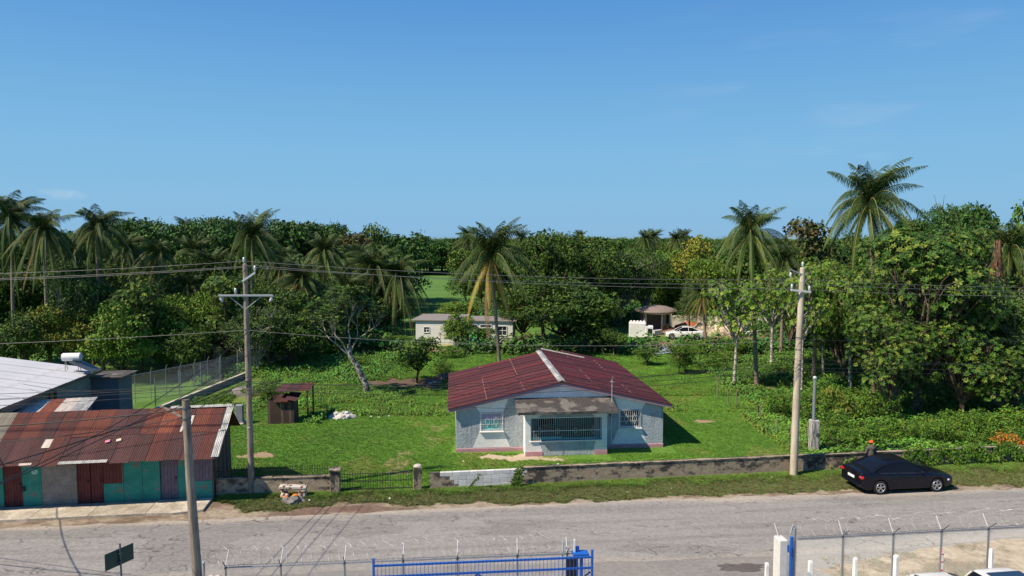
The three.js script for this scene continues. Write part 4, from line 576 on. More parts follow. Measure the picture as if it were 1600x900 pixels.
function vehicle(name, label, spec, paintMat, [x, z], turn) {
  const c = thing(name, label, 'car', [x, 0.02, z], turn), { L, W, deck, roof, wb, R, sill } = spec;
  const glass = new THREE.MeshPhysicalMaterial({ color: new THREE.Color(0.006, 0.007, 0.009), roughness: 0.12, specularIntensity: 0.6 });
  const half = (t) => W / 2 * (1 - 0.14 * Math.pow(Math.abs(t), 5)), st = [];
  for (let i = 0; i <= 84; i++) {
    const t = -1 + i / 42, X = t * L / 2, w = half(t), top = deck(t); let lo = sill + 0.1 * step(0.86, 1, Math.abs(t));
    for (const s of [-1, 1]) { const q = (R + 0.055) ** 2 - (X - s * wb / 2 - spec.shift) ** 2; if (q > 0) lo = Math.max(lo, R - 0.02 + Math.sqrt(q)); }
    lo = Math.min(lo, top - 0.2);
    st.push({ x: X, pts: [[0, Math.min(lo, 0.3)], [w * 0.72, Math.min(lo, 0.3)], [w * 0.74, lo], [w * 0.975, lo], [w, lo + 0.04], [w * 1.004, lerp(lo, top, 0.45)], [w * 0.985, lerp(lo, top, 0.75)], [w * 0.93, top - 0.035], [w * 0.8, top + 0.012], [0, top + 0.045]] });
  }
  mesh('body', skin(st), paintMat, c);
  const gs = []; for (let i = 0; i <= 36; i++) { const t = lerp(spec.g0, spec.g1, i / 36), X = t * L / 2, y = roof(t), b = deck(t) - 0.02, k = clamp((y - b) / 0.5); gs.push({ x: X, pts: [[0, b - 0.05], [half(t) * 0.9, b - 0.05], [half(t) * 0.885, b], [lerp(half(t) * 0.88, half(t) * 0.70, k), lerp(b, y, 0.9)], [half(t) * 0.58, lerp(b, y, 0.985)], [0, y + 0.01]] }); }
  const cab = mesh('cabin_glass', skin(gs), glass, c);
  const rs = []; for (let i = 0; i <= 20; i++) { const t = lerp(spec.r0, spec.r1, i / 20), X = t * L / 2, y = roof(t) + 0.012, hw = half(t); rs.push({ x: X, pts: [[0, y - 0.03], [hw * 0.68, y - 0.075], [hw * 0.715, y - 0.06], [hw * 0.69, y - 0.028], [hw * 0.58, y], [0, y + 0.014]] }); }
  mesh('roof', skin(rs), paintMat, c);
  for (const s of [-1, 1]) { // pillars follow the glass
    const at = (t, k) => { const y = roof(t), b = deck(t) - 0.02, q = clamp((y - b) / 0.5); return V(t * L / 2, lerp(b, y, k), s * (lerp(half(t) * 0.885, lerp(half(t) * 0.88, half(t) * 0.70, q), k / 0.9) + 0.006)); };
    const edge = (t0, t1) => { const pts = []; for (let i = 0; i <= 6; i++) pts.push(at(lerp(t0, t1, i / 6), 0.92)); return pts; };
    mesh('pillar', tube(edge(spec.r1 - 0.01, spec.g1 - 0.01), 0.024, 6), paintMat, c); mesh('pillar', tube(edge(spec.g0 + 0.01, spec.r0 + 0.01), 0.03, 6), paintMat, c);
    const mid = (spec.r0 + spec.r1) / 2 - 0.04; mesh('pillar', tube([at(mid, 0.02), at(mid, 0.5), at(mid, 0.9)], 0.028, 6), paintMat, c);
    mesh('waist_trim', tube([at(spec.g0 + 0.16, 0.02), at(0, 0.02), at(spec.g1 - 0.12, 0.02)].map((p) => p.add(V(0, -0.015, s * 0.01))), 0.01, 5), spec.trim ?? M.steelDark, c);
    const mir = mesh('mirror', new THREE.SphereGeometry(0.1, 12, 8).scale(0.7, 0.65, 1), paintMat, c); mir.position.set((spec.g1 - 0.22) * L / 2, deck(0.2) + 0.06, s * (W / 2 + 0.06));
    for (const hx of [-0.12, 0.26]) mesh('door_handle', box(0.18, 0.022, 0.03, hx * L / 2, deck(0) - 0.14, s * (W / 2 - 0.002)), spec.trim ?? paintMat, c);
    for (const dx of [-0.22, 0.15]) mesh('door_seam', box(0.008, deck(0) - sill - 0.16, 0.006, (dx + 0.02) * L / 2, sill + 0.08, s * (W / 2 + 0.001)), M.dark, c);
    const tl = mesh('tail_light', box(0.16, 0.13, 0.42, 0, 0, 0, 0.03), new THREE.MeshPhysicalMaterial({ color: new THREE.Color(0.5, 0.012, 0.012), roughness: 0.15, clearcoat: 1 }), c); tl.position.set(-L / 2 + 0.07, deck(-1) - 0.24, s * (W / 2 - 0.27)); tl.rotation.y = -s * 0.3;
    const hl = mesh('headlight', box(0.34, 0.12, 0.3, 0, 0, 0, 0.04), paint([206, 212, 216], 0.1), c); hl.position.set(L / 2 - 0.2, deck(1) - 0.2, s * (W / 2 - 0.24)); hl.rotation.y = s * 0.5;
    for (const q of [-1, 1]) { // wheel: tyre and five-spoke rim
      const wh = new THREE.Group(); wh.name = 'wheel'; wh.position.set(q * wb / 2 + spec.shift, R, s * (W / 2 - 0.115)); if (s < 0) wh.rotation.y = Math.PI; c.add(wh);
      mesh('tyre', new THREE.LatheGeometry([[R * 0.66, -0.1], [R * 0.93, -0.11], [R, -0.08], [R, 0.08], [R * 0.93, 0.11], [R * 0.66, 0.1]].map(([a, b]) => new THREE.Vector2(a, b)), 28).rotateX(Math.PI / 2), M.rubber, wh);
      const rim = [new THREE.TorusGeometry(R * 0.655, 0.018, 8, 28).translate(0, 0, 0.095), new THREE.CylinderGeometry(0.055, 0.055, 0.05, 12).rotateX(Math.PI / 2).translate(0, 0, 0.085)];
      for (let k = 0; k < 5; k++) for (const e of [-0.11, 0.11]) rim.push(new THREE.BoxGeometry(0.034, R * 0.6, 0.03).translate(0, R * 0.34, 0.085).rotateZ(k * Math.PI * 0.4 + e));
      mesh('rim', join(rim), M.alloy, wh); mesh('brake_disc', new THREE.CylinderGeometry(R * 0.64, R * 0.64, 0.04, 20).rotateX(Math.PI / 2), M.dark, wh);
    }
  }
  mesh('bumper', box(0.06, 0.08, W * 0.82, -L / 2 - 0.005, sill + 0.14, 0, 0.02), paintMat, c); mesh('license_plate', box(0.02, 0.12, 0.48, -L / 2 - 0.012, deck(-1) - 0.36, 0), paint([226, 228, 232], 0.5), c); mesh('grille', box(0.05, 0.16, W * 0.42, L / 2 - 0.02, 0.42, 0, 0.01), M.dark, c); mesh('underbody', box(L * 0.86, 0.12, W * 0.8, 0, sill - 0.06, 0), M.rubber, c);
  return c;
}
const curve = (pts) => { const f = poly(pts); return (t) => (f(t - 0.05) + 2 * f(t) + f(t + 0.05)) / 4; };
const sedan = { L: 4.62, W: 1.82, wb: 2.85, R: 0.325, sill: 0.22, shift: 0.02, g0: -0.76, g1: 0.48, r0: -0.46, r1: 0.11, deck: curve([[-1.1, 0.9], [-0.97, 1.0], [-0.8, 1.03], [-0.4, 1.0], [0.3, 0.95], [0.5, 0.93], [0.8, 0.83], [0.95, 0.72], [1.1, 0.62]]), roof: curve([[-1, 0.95], [-0.78, 1.0], [-0.47, 1.37], [-0.2, 1.46], [0.08, 1.44], [0.28, 1.22], [0.5, 0.92], [1, 0.9]]) };
const suv = { L: 4.5, W: 1.85, wb: 2.65, R: 0.36, sill: 0.28, shift: 0, g0: -0.97, g1: 0.55, r0: -0.86, r1: 0.2, deck: curve([[-1.1, 1.05], [-0.97, 1.1], [0.4, 1.06], [0.6, 1.02], [0.9, 0.94], [1.1, 0.8]]), roof: curve([[-1.05, 1.0], [-0.98, 1.1], [-0.86, 1.62], [-0.5, 1.69], [0.1, 1.68], [0.35, 1.4], [0.58, 1.02], [1, 1]]) };
{
  const black = new THREE.MeshPhysicalMaterial({ color: new THREE.Color(0.004, 0.004, 0.009), roughness: 0.35, metalness: 0, specularIntensity: 0.35, clearcoat: 0.5, clearcoatRoughness: 0.03 });
  const white = new THREE.MeshPhysicalMaterial({ color: new THREE.Color(0.72, 0.72, 0.71), roughness: 0.4, clearcoat: 1, clearcoatRoughness: 0.05 });
  vehicle('parked_sedan', 'black sedan with tinted windows parked on the grass verge', sedan, black, [18.45, -32.75], 7 * deg);
  vehicle('parked_sedan', 'white sedan parked in the far yard by the brown mounds', { ...sedan, L: 4.3 }, white, [20.3, -81.8], 172 * deg);
  const s1 = vehicle('parked_vehicle', 'white vehicle with black roof rails at the bottom edge', suv, white, [13.05, -19.0], 276 * deg);
  const s2 = vehicle('parked_vehicle', 'white vehicle with wide black glass roof at the bottom edge', suv, white, [15.25, -19.3], 277 * deg);
  for (const q of [-1, 1]) mesh('roof_rail', tube([[-1.7, 1.66, q * 0.56], [-1.4, 1.74, q * 0.57], [0.2, 1.76, q * 0.57], [0.5, 1.64, q * 0.55]], 0.025), M.dark, s1);
  mesh('roof_box', box(0.5, 0.05, 0.42, -0.3, 1.715, 0, 0.015), paint([150, 140, 122], 0.8), s1); mesh('sunroof', box(2.0, 0.03, 1.12, -0.45, 1.695, 0, 0.01), new THREE.MeshPhysicalMaterial({ color: new THREE.Color(0.01, 0.01, 0.012), roughness: 0.08, clearcoat: 1 }), s2);
  vehicle('parked_vehicle', 'dark grey vehicle cut off by the lower right corner', { ...suv, L: 4.3 }, new THREE.MeshPhysicalMaterial({ color: new THREE.Color(0.06, 0.065, 0.075), roughness: 0.35, metalness: 0.5, clearcoat: 1 }), [17.45, -19.6], 277 * deg);
}
// ---------------------------------------------------------------- person standing at the wall, back to the road
{
  const smin = (a, b, k) => { const h = clamp(0.5 + 0.5 * (b - a) / k); return lerp(b, a, h) - k * h * (1 - h); };
  const cap = (p, [a, b, ra, rb]) => { const dx = b[0] - a[0], dy = b[1] - a[1], dz = b[2] - a[2], t = clamp(((p[0] - a[0]) * dx + (p[1] - a[1]) * dy + (p[2] - a[2]) * dz) / (dx * dx + dy * dy + dz * dz + 1e-9)); return Math.hypot(p[0] - a[0] - dx * t, p[1] - a[1] - dy * t, p[2] - a[2] - dz * t) - lerp(ra, rb, t); };
  function blend(bones, centre, size, res, k, skinned) { // smooth union of tapered bones, meshed on a grid
    const mc = new MarchingCubes(res, new THREE.MeshBasicMaterial(), false, false, 200000); mc.isolation = 0;
    for (let zz = 0; zz < res; zz++) for (let yy = 0; yy < res; yy++) for (let xx = 0; xx < res; xx++) { const h = res / 2, p = [centre[0] + (xx - h) / h * size, centre[1] + (yy - h) / h * size, centre[2] + (zz - h) / h * size]; let d = 9; for (const b of bones) d = smin(d, cap(p, b), b[4] ?? k); mc.field[xx + yy * res + zz * res * res] = -d; }
    mc.update(); const n = mc.count, pos = new Float32Array(mc.positionArray.slice(0, n * 3)); for (let i = 0; i < pos.length; i += 3) { pos[i] = pos[i] * size + centre[0]; pos[i + 1] = pos[i + 1] * size + centre[1]; pos[i + 2] = pos[i + 2] * size + centre[2]; }
    const g = new THREE.BufferGeometry(); g.setAttribute('position', new THREE.BufferAttribute(pos, 3)); g.computeVertexNormals(); g.setAttribute('normal', new THREE.BufferAttribute(new Float32Array(mc.normalArray.slice(0, n * 3)), 3)); g.setAttribute('uv', new THREE.BufferAttribute(new Float32Array(n * 2), 2)); return g;
  }
  const person = thing('person', 'person in dark jacket and orange cap standing by the wall', 'person', [18.12, 0.01, -34.5], 0.15);
  const hand = (s) => { const w = [s * 0.2, 1.02, -0.36], o = [[w, [s * 0.17, 1.0, -0.43], 0.026, 0.03]]; for (let f = 0; f < 4; f++) { const a = [s * (0.195 - f * 0.019), 1.0 - 0.006 * f, -0.44], b = [a[0] - s * 0.004, a[1] - 0.012, -0.475 + 0.006 * Math.abs(f - 1.3)], c = [b[0], b[1] - 0.03, b[2] - 0.006]; o.push([a, b, 0.0095, 0.009], [b, c, 0.009, 0.0075]); } o.push([[s * 0.19, 1.02, -0.4], [s * 0.13, 1.025, -0.43], 0.012, 0.01], [[s * 0.13, 1.025, -0.43], [s * 0.115, 1.02, -0.455], 0.0095, 0.008]); return o; };
  const skinM = paint([92, 62, 48], 0.6), headB = [[[0, 1.48, 0], [0, 1.56, -0.01], 0.055, 0.052], [[0, 1.62, -0.015], [0, 1.67, 0.0], 0.072, 0.092], [[0, 1.57, -0.05], [0, 1.6, -0.055], 0.05, 0.055], [[0, 1.615, -0.1], [0, 1.59, -0.115], 0.012, 0.017, 0.015], [[-0.085, 1.63, 0.005], [-0.09, 1.6, 0], 0.014, 0.012, 0.01], [[0.085, 1.63, 0.005], [0.09, 1.6, 0], 0.014, 0.012, 0.01], [[-0.022, 1.565, -0.098], [0.022, 1.565, -0.098], 0.01, 0.01, 0.012]];
  mesh('body', join([blend(headB, [0, 1.6, 0], 0.22, 72, 0.03), blend(hand(1), [0.165, 0.99, -0.42], 0.12, 60, 0.008), blend(hand(-1), [-0.165, 0.99, -0.42], 0.12, 60, 0.008)]), skinM, person);
  const coat = [[[0, 0.98, 0], [0, 1.12, 0], 0.155, 0.15], [[0, 1.12, 0], [0, 1.34, 0.01], 0.15, 0.165], [[-0.16, 1.39, 0.005], [0.16, 1.39, 0.005], 0.075, 0.075], [[0, 1.42, 0], [0, 1.49, 0], 0.075, 0.06], ...[-1, 1].flatMap((s) => [[[s * 0.19, 1.38, 0.005], [s * 0.265, 1.12, -0.03], 0.068, 0.052, 0.05], [[s * 0.265, 1.12, -0.03], [s * 0.2, 1.03, -0.32], 0.052, 0.04, 0.03]])];
  mesh('jacket', blend(coat, [0, 1.2, -0.08], 0.42, 72, 0.07), mapped(tiled(speckle([84, 80, 76], 14), 0.4), 0.95), person);
  const legs = [[[0, 0.98, 0], [0, 0.9, 0], 0.15, 0.15], ...[-1, 1].flatMap((s) => [[[s * 0.09, 0.9, 0], [s * 0.11, 0.5, -0.01], 0.095, 0.065, 0.06], [[s * 0.11, 0.5, -0.01], [s * 0.12, 0.09, 0.02], 0.062, 0.05, 0.03]])];
  mesh('trousers', blend(legs, [0, 0.52, 0], 0.6, 80, 0.05), paint([48, 50, 58], 0.95), person);
  for (const s of [-1, 1]) mesh('shoe', blend([[[s * 0.12, 0.05, 0.04], [s * 0.13, 0.04, -0.15], 0.045, 0.04]], [s * 0.125, 0.05, -0.05], 0.17, 36, 0.02), M.rubber, person);
  const orange = paint([232, 84, 34], 0.85); mesh('cap_crown', new THREE.SphereGeometry(0.106, 20, 10, 0, Math.PI * 2, 0, Math.PI * 0.52).scale(1, 0.92, 1.08).translate(0, 1.665, 0.0), orange, person); mesh('cap_peak', new THREE.CylinderGeometry(0.1, 0.1, 0.012, 20, 1, false, Math.PI / 2, Math.PI).scale(0.8, 1, 1.1).translate(0, 1.668, -0.08), orange, person);
  mesh('bag_strap', tube([[-0.15, 1.47, 0.03], [-0.08, 1.36, 0.168], [0.04, 1.2, 0.178], [0.15, 1.06, 0.14], [0.18, 1.0, 0.06]], 0.014, 5), M.rubber, person);
}
// ---------------------------------------------------------------- leaves, trees, palms
class Foliage {
  constructor() { this.pos = []; this.col = []; }
  tri(a, b, c, k) { this.pos.push(a.x, a.y, a.z, b.x, b.y, b.z, c.x, c.y, c.z); for (let i = 0; i < 3; i++) this.col.push(k[0], k[1], k[2]); }
  leaf(p, dir, n, len, wid, k) { const s = n.clone().cross(dir).normalize(), m = p.clone().addScaledVector(dir, len * 0.45), t = p.clone().addScaledVector(dir, len).addScaledVector(n, -len * 0.16); this.tri(p, m.clone().addScaledVector(s, wid / 2), m.clone().addScaledVector(s, -wid / 2), k); this.tri(m.clone().addScaledVector(s, wid / 2), t, m.clone().addScaledVector(s, -wid / 2), k); }
  build() { const g = new THREE.BufferGeometry(); g.setAttribute('position', new THREE.Float32BufferAttribute(this.pos, 3)); g.setAttribute('color', new THREE.Float32BufferAttribute(this.col, 3)); g.computeVertexNormals(); return g; }
}
const unit = (rng) => { const z = rng() * 2 - 1, a = rng() * Math.PI * 2, r = Math.sqrt(1 - z * z); return V(r * Math.cos(a), z, r * Math.sin(a)); };
const hue = (rng, list) => { const a = list[Math.floor(rng() * list.length)].map(toLinear), k = 0.8 + 0.4 * rng(); return a.map((v) => v * k); };
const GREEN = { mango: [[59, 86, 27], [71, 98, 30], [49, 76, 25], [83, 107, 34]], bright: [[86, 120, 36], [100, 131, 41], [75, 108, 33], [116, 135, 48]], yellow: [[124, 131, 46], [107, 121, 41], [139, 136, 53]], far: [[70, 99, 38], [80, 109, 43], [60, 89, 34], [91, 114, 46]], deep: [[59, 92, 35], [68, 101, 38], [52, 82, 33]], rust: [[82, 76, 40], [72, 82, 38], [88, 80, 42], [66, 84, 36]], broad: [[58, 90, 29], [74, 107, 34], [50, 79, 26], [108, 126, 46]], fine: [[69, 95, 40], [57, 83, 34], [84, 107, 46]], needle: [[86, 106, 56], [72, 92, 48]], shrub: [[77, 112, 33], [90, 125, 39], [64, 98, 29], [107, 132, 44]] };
// a crown of clumps on overlapping lobes, on a trunk with limbs reaching into the lobes; unit: h tall, r wide
function makeTree(seed, { h, r, bole, lobes, clumps, per, len, wid, tones, flat = 0.75, spread = 0.55, trunkR = 0.22, rosette = false, open = 0, bark = M.bark, sprawl = 0.45, lean = 0 }) {
  const rng = random(seed), f = new Foliage(), wood = [], L = [];
  const cy = bole + (h - bole) * 0.5, ry = (h - bole) * 0.5;
  for (let i = 0; i < lobes; i++) { const a = i / lobes * Math.PI * 2 * 2.4 + rng(), q = Math.sqrt((i + 0.4) / lobes), lr = r * (0.34 + 0.2 * rng()); const y = cy + ry * (rng() * 2 - 1) * 0.72 * (1 - 0.35 * q * flat) + (1 - q) * ry * 0.3; L.push({ k: 0.68 + 0.64 * rng(), c: V(Math.cos(a) * q * (r - lr * 0.75) + lean * y, y, Math.sin(a) * q * (r - lr * 0.75)), r: lr, ry: Math.min(lr * (0.62 + 0.25 * rng()), Math.max(0.5, h - y)) }); }
  const top = V(lean * bole + (rng() - 0.5) * 0.4, bole, (rng() - 0.5) * 0.4);
  wood.push(tube([V(0, -0.15, 0), V(top.x * 0.3 + (rng() - 0.5) * 0.15, bole * 0.45, top.z * 0.4), top], [trunkR * 1.25, trunkR, trunkR * 0.85], 8));
  for (const l of L) { const m = top.clone().lerp(l.c, 0.5).add(V((rng() - 0.5) * r * 0.14, -0.1 * ry + rng() * 0.2, (rng() - 0.5) * r * 0.14)), e = l.c.clone().lerp(top, -0.03); wood.push(tube([top.clone().lerp(V(0, 0, 0), 0.12 * rng()), m, l.c, e], [trunkR * 0.62, trunkR * 0.42, trunkR * 0.22, trunkR * 0.08], 6));
    for (let k = 0; k < 3 + open; k++) { const u = unit(rng); u.y = Math.abs(u.y) * 0.8 + 0.1; const t = l.c.clone().add(u.multiplyScalar(l.r * 0.95)); wood.push(tube([m.clone().lerp(l.c, 0.5 + 0.4 * rng()), l.c.clone().lerp(t, 0.55).add(V(0, -0.12, 0)), t], [trunkR * 0.24, trunkR * 0.15, trunkR * 0.06], 4)); } }
  for (let i = 0; i < clumps; i++) {
    const l = L[Math.floor(rng() * L.length)], u = unit(rng); if (u.y < -0.35 && rng() < 0.6) u.y *= -1;
    const p = l.c.clone().add(V(u.x * l.r, u.y * l.ry, u.z * l.r).multiplyScalar(0.62 + 0.46 * Math.sqrt(rng())));
    if (p.y > h) continue;
    const tone = hue(rng, tones), out = V(u.x, u.y * 1.2 + 0.35, u.z).normalize();
    if (rosette) { const a0 = rng() * 6.28, sx = out.clone().cross(V(0.3, 0.1, 0.95)).normalize(), sz = out.clone().cross(sx); for (let k = 0; k < per; k++) { const a = a0 + k / per * 6.283, d = sx.clone().multiplyScalar(Math.cos(a)).addScaledVector(sz, Math.sin(a)).addScaledVector(out, 0.25 + 0.5 * rng()).normalize(), kk = tone.map((v) => v * (0.85 + 0.3 * rng())); f.leaf(p.clone().addScaledVector(d, 0.03), d, out.clone().addScaledVector(d, -0.4).normalize(), l.k * len * (0.75 + 0.5 * rng()), l.k * wid * (0.8 + 0.4 * rng()), kk); } }
    else for (let k = 0; k < per; k++) { const o = unit(rng).multiplyScalar(sprawl * Math.cbrt(rng())), n = out.clone().multiplyScalar(0.75).add(unit(rng).multiplyScalar(0.8)).normalize(), d = unit(rng).cross(n).normalize(); o.y *= 0.65; f.leaf(p.clone().add(o), d, n, l.k * len * (0.7 + 0.6 * rng()), l.k * wid * (0.7 + 0.6 * rng()), tone.map((v) => v * (0.82 + 0.36 * rng()))); }
  }
  return { h, r, crown: f.build(), trunk: join(wood), bark };
}
function makePalm(seed, { fronds = 46, len = 4.9, dry = 2, yellow = 0, wind = 0.25, droop = 0.5 }) {
  const rng = random(seed), out = [], dead = []; const live = new Foliage(), old = new Foliage();
  for (let i = 0; i < fronds; i++) {
    const q = i / (fronds - 1), az = i * 2.39996 + rng() * 0.3, el = (q < 0.42 ? lerp(1.5, 1.0, q / 0.42) : q < 0.7 ? lerp(0.95, 0.3, (q - 0.42) / 0.28) : lerp(0, -1.05, (q - 0.7) / 0.3)) + (rng() - 0.5) * 0.2, l = len * (0.82 + 0.28 * rng()) * (q > 0.7 ? 0.86 : 1), d0 = V(Math.cos(az) * Math.cos(el), Math.sin(el), Math.sin(az) * Math.cos(el)), sag = droop * (0.8 + 0.7 * rng()) * (q < 0.42 ? 0.6 : q < 0.7 ? 1.9 : 1.2);
    const isOld = i >= fronds - dry - yellow, f = isOld ? old : live; const base = isOld ? (i >= fronds - dry ? [[120, 98, 66], [108, 90, 60]] : [[146, 132, 58], [132, 122, 54]]) : q > 0.7 ? [[78, 94, 38], [68, 88, 34]] : [[54, 76, 32], [62, 86, 36], [46, 68, 28]];
    const tone = hue(rng, base), pt = (t) => { const c = t - 0.16 * t * t; return V(d0.x * l * c + Math.cos(az) * 0.24 * l * t * t * Math.max(0, d0.y) + wind * l * t * t * 0.4, d0.y * l * c - sag * l * Math.pow(t, 2.3), d0.z * l * c + Math.sin(az) * 0.24 * l * t * t * Math.max(0, d0.y)); }, rach = [], N = 46;
    for (let k = 0; k <= 8; k++) rach.push(pt(k / 8));
    (isOld ? dead : out).push(tube(rach, rach.map((_, k) => lerp(0.045, 0.008, k / 8)), 4));
    for (let k = 3; k <= N; k++) { const t = k / N, p = pt(t), tan = pt(Math.min(1, t + 0.03)).sub(pt(t - 0.03)).normalize(), side = tan.clone().cross(V(0, 1, 0)); if (side.lengthSq() < 0.02) side.set(Math.sin(az), 0, -Math.cos(az)); side.normalize(); const up = side.clone().cross(tan).normalize(), ll = 0.86 * Math.sin(Math.PI * Math.min(0.93, 0.16 + t * 0.78)) * (0.85 + 0.3 * rng());
      for (const s of [-1, 1]) { const hang = isOld ? 1.3 : 0.55 + 0.6 * rng() + 1.1 * q, d = side.clone().multiplyScalar(s * 0.75).addScaledVector(tan, 0.55).addScaledVector(up, 0.22).add(V(wind * 0.3, -hang, 0)).normalize(), kk = tone.map((v) => v * (0.78 + 0.44 * rng())), n = d.clone().cross(tan).normalize(), w = tan.clone().addScaledVector(d, -tan.dot(d)).normalize(), mid = p.clone().addScaledVector(d, ll * 0.55).add(V(0, 0.04, 0)), tip = p.clone().addScaledVector(d, ll).add(V(0, -0.14 * ll, 0)), ww = 0.024; f.tri(p.clone().addScaledVector(w, -ww * 0.6), p.clone().addScaledVector(w, ww * 0.6), mid.clone().addScaledVector(w, ww), kk); f.tri(p.clone().addScaledVector(w, -ww * 0.6), mid.clone().addScaledVector(w, ww), mid.clone().addScaledVector(w, -ww), kk); f.tri(mid.clone().addScaledVector(w, -ww), mid.clone().addScaledVector(w, ww), tip, kk); } }
  }
  const nuts = []; for (let i = 0; i < 9; i++) { const a = i * 2.4; nuts.push(new THREE.IcosahedronGeometry(0.13, 1).scale(0.9, 1.1, 0.9).translate(Math.cos(a) * 0.28, -0.3 - 0.16 * (i % 3), Math.sin(a) * 0.28)); }
  return { live: live.build(), old: old.pos.length ? old.build() : null, ribs: join(out), deadRibs: dead.length ? join(dead) : null, nuts: join(nuts) };
}
const ribMat = paint([118, 122, 62], 0.7), deadRib = paint([142, 110, 70], 0.9), nutMat = paint([128, 116, 52], 0.6);
const palmKinds = [makePalm(1, { dry: 1, yellow: 1 }), makePalm(2, { dry: 1, yellow: 0, wind: 0.4, droop: 0.6 }), makePalm(3, { dry: 2, yellow: 7, wind: 0.15, droop: 0.4 }), makePalm(4, { dry: 1, yellow: 0, wind: 0.3, droop: 0.46, fronds: 48 }), makePalm(5, { dry: 1, yellow: 1, droop: 0.7, wind: 0.3 })];
function palm(kind, x, d, h, k, lean, label, group) {
  const K = palmKinds[kind], p = thing('coconut_palm', label, 'palm tree', [x, 0, -d], 0, group), a = (Math.abs(Math.round(x * 10)) % 7 - 3) * 0.12;
  mesh('trunk', tube([V(0, -0.2, 0), V(lean * 0.12, 0.5, 0), V(lean * 0.55, h * 0.5, 0.1), V(lean, h, 0)], [0.26, 0.18, 0.15, 0.115], 9), M.palmBark, p);
  const c = new THREE.Group(); c.name = 'crown'; c.position.set(lean, h, 0); c.rotation.set(0.1 * Math.sin(x * 3.1), a * 4 + x, 0.1 * Math.cos(d * 2.3)); c.scale.setScalar(k); p.add(c);
  mesh('fronds', K.live, M.frond, c); mesh('frond_ribs', K.ribs, ribMat, c); if (K.old) { mesh('dry_fronds', K.old, M.frond, c); mesh('frond_ribs', K.deadRibs, deadRib, c); } mesh('coconuts', K.nuts, nutMat, c);
  return p;
}
const T = {
  mango: [401, 402, 403].map((s) => makeTree(s, { h: 10, r: 5, bole: 1.2, lobes: 17, clumps: 700, per: 16, len: 0.34, wid: 0.17, tones: GREEN.mango, sprawl: 0.6 })),
  bright: [411, 412, 413].map((s) => makeTree(s, { h: 9, r: 4.4, bole: 1.1, lobes: 14, clumps: 560, per: 14, len: 0.32, wid: 0.18, tones: GREEN.bright, sprawl: 0.55, trunkR: 0.17 })),
  yellow: [421].map((s) => makeTree(s, { h: 9, r: 4.4, bole: 2, lobes: 10, clumps: 400, per: 14, len: 0.32, wid: 0.18, tones: GREEN.yellow, sprawl: 0.55, trunkR: 0.17 })),
  broad: [431, 432].map((s) => makeTree(s, { h: 13, r: 4.7, bole: 1.9, lobes: 26, clumps: 2600, per: 7, len: 0.24, wid: 0.11, tones: GREEN.broad, rosette: true, open: 2, trunkR: 0.26, bark: M.bark })),
  loose: [441, 442].map((s) => makeTree(s, { h: 10, r: 3.4, bole: 4.6, lobes: 14, clumps: 760, per: 7, len: 0.22, wid: 0.11, tones: GREEN.bright, rosette: true, open: 3, trunkR: 0.15, bark: M.paleBark })),
  fine: [451, 452].map((s) => makeTree(s, { h: 10, r: 4.6, bole: 1.7, lobes: 18, clumps: 700, per: 15, len: 0.3, wid: 0.13, tones: GREEN.fine, sprawl: 0.55, open: 2, bark: M.paleBark })),
  umbrella: [461, 462, 463].map((s) => makeTree(s, { h: 13, r: 7, bole: 6.5, lobes: 18, clumps: 700, per: 12, len: 0.44, wid: 0.25, tones: GREEN.deep, flat: 1, sprawl: 0.75, trunkR: 0.3 })),
  far: [471, 472, 473, 474].map((s) => makeTree(s, { h: 12, r: 5.5, bole: 2.5, lobes: 15, clumps: 430, per: 12, len: 0.5, wid: 0.3, tones: s % 2 ? GREEN.far : GREEN.deep, sprawl: 0.85, trunkR: 0.25 })),
  rust: [481].map((s) => makeTree(s, { h: 12, r: 4.6, bole: 3.5, lobes: 10, clumps: 300, per: 12, len: 0.45, wid: 0.26, tones: GREEN.rust, sprawl: 0.7 })),
  shrub: [491, 492, 493].map((s) => makeTree(s, { h: 1.6, r: 1.3, bole: 0.25, lobes: 8, clumps: 260, per: 12, len: 0.1, wid: 0.065, tones: GREEN.shrub, sprawl: 0.2, trunkR: 0.04 })),
  bushy: [495, 496].map((s) => makeTree(s, { h: 4.2, r: 1.9, bole: 1.1, lobes: 10, clumps: 260, per: 12, len: 0.2, wid: 0.11, tones: GREEN.mango.concat(GREEN.bright.slice(0, 1)), sprawl: 0.36, trunkR: 0.09 })),
};
function tree(kind, v, x, d, h, r, turn, label, group, name = 'tree') {
  const k = T[kind][v % T[kind].length], t = thing(name, label, name.includes('shrub') ? 'shrub' : 'tree', [x, 0, -d], turn, group); t.scale.set(r / k.r, h / k.h, r / k.r);
  mesh(name.includes('shrub') ? 'stem' : 'trunk', k.trunk, k.bark, t); mesh(name.includes('shrub') ? 'foliage' : 'crown', k.crown, M.leaf, t); return t;
}
// ---------------------------------------------------------------- where the trees stand: kind, form, x, distance, height, radius, turn, label, group
tree('mango', 0, -46.34, 66, 9.28, 4.24, 3.91, 'dark leafy tree in the thicket behind the white-roofed building', 'trees crowding behind the left yard');
tree('mango', 1, -39.35, 65, 9.74, 4.47, 4.66, 'dark leafy tree in the thicket behind the white-roofed building', 'trees crowding behind the left yard');
tree('mango', 2, -34.72, 67, 9.86, 4.30, 4.99, 'dark leafy tree in the thicket behind the white-roofed building', 'trees crowding behind the left yard');
tree('mango', 0, -30.79, 70, 10.40, 3.85, 5.92, 'dark leafy tree in the thicket behind the white-roofed building', 'trees crowding behind the left yard');
tree('mango', 1, -48.38, 62, 9.16, 3.98, 4.65, 'dark leafy tree in the thicket behind the white-roofed building', 'trees crowding behind the left yard');
tree('yellow', 0, -37.42, 58, 6.24, 2.66, 5.79, 'yellowish green tree above the white roof');
tree('bright', 0, -32.29, 57, 6.76, 2.88, 0.18, 'bright green bushy tree right of the solar water heater');
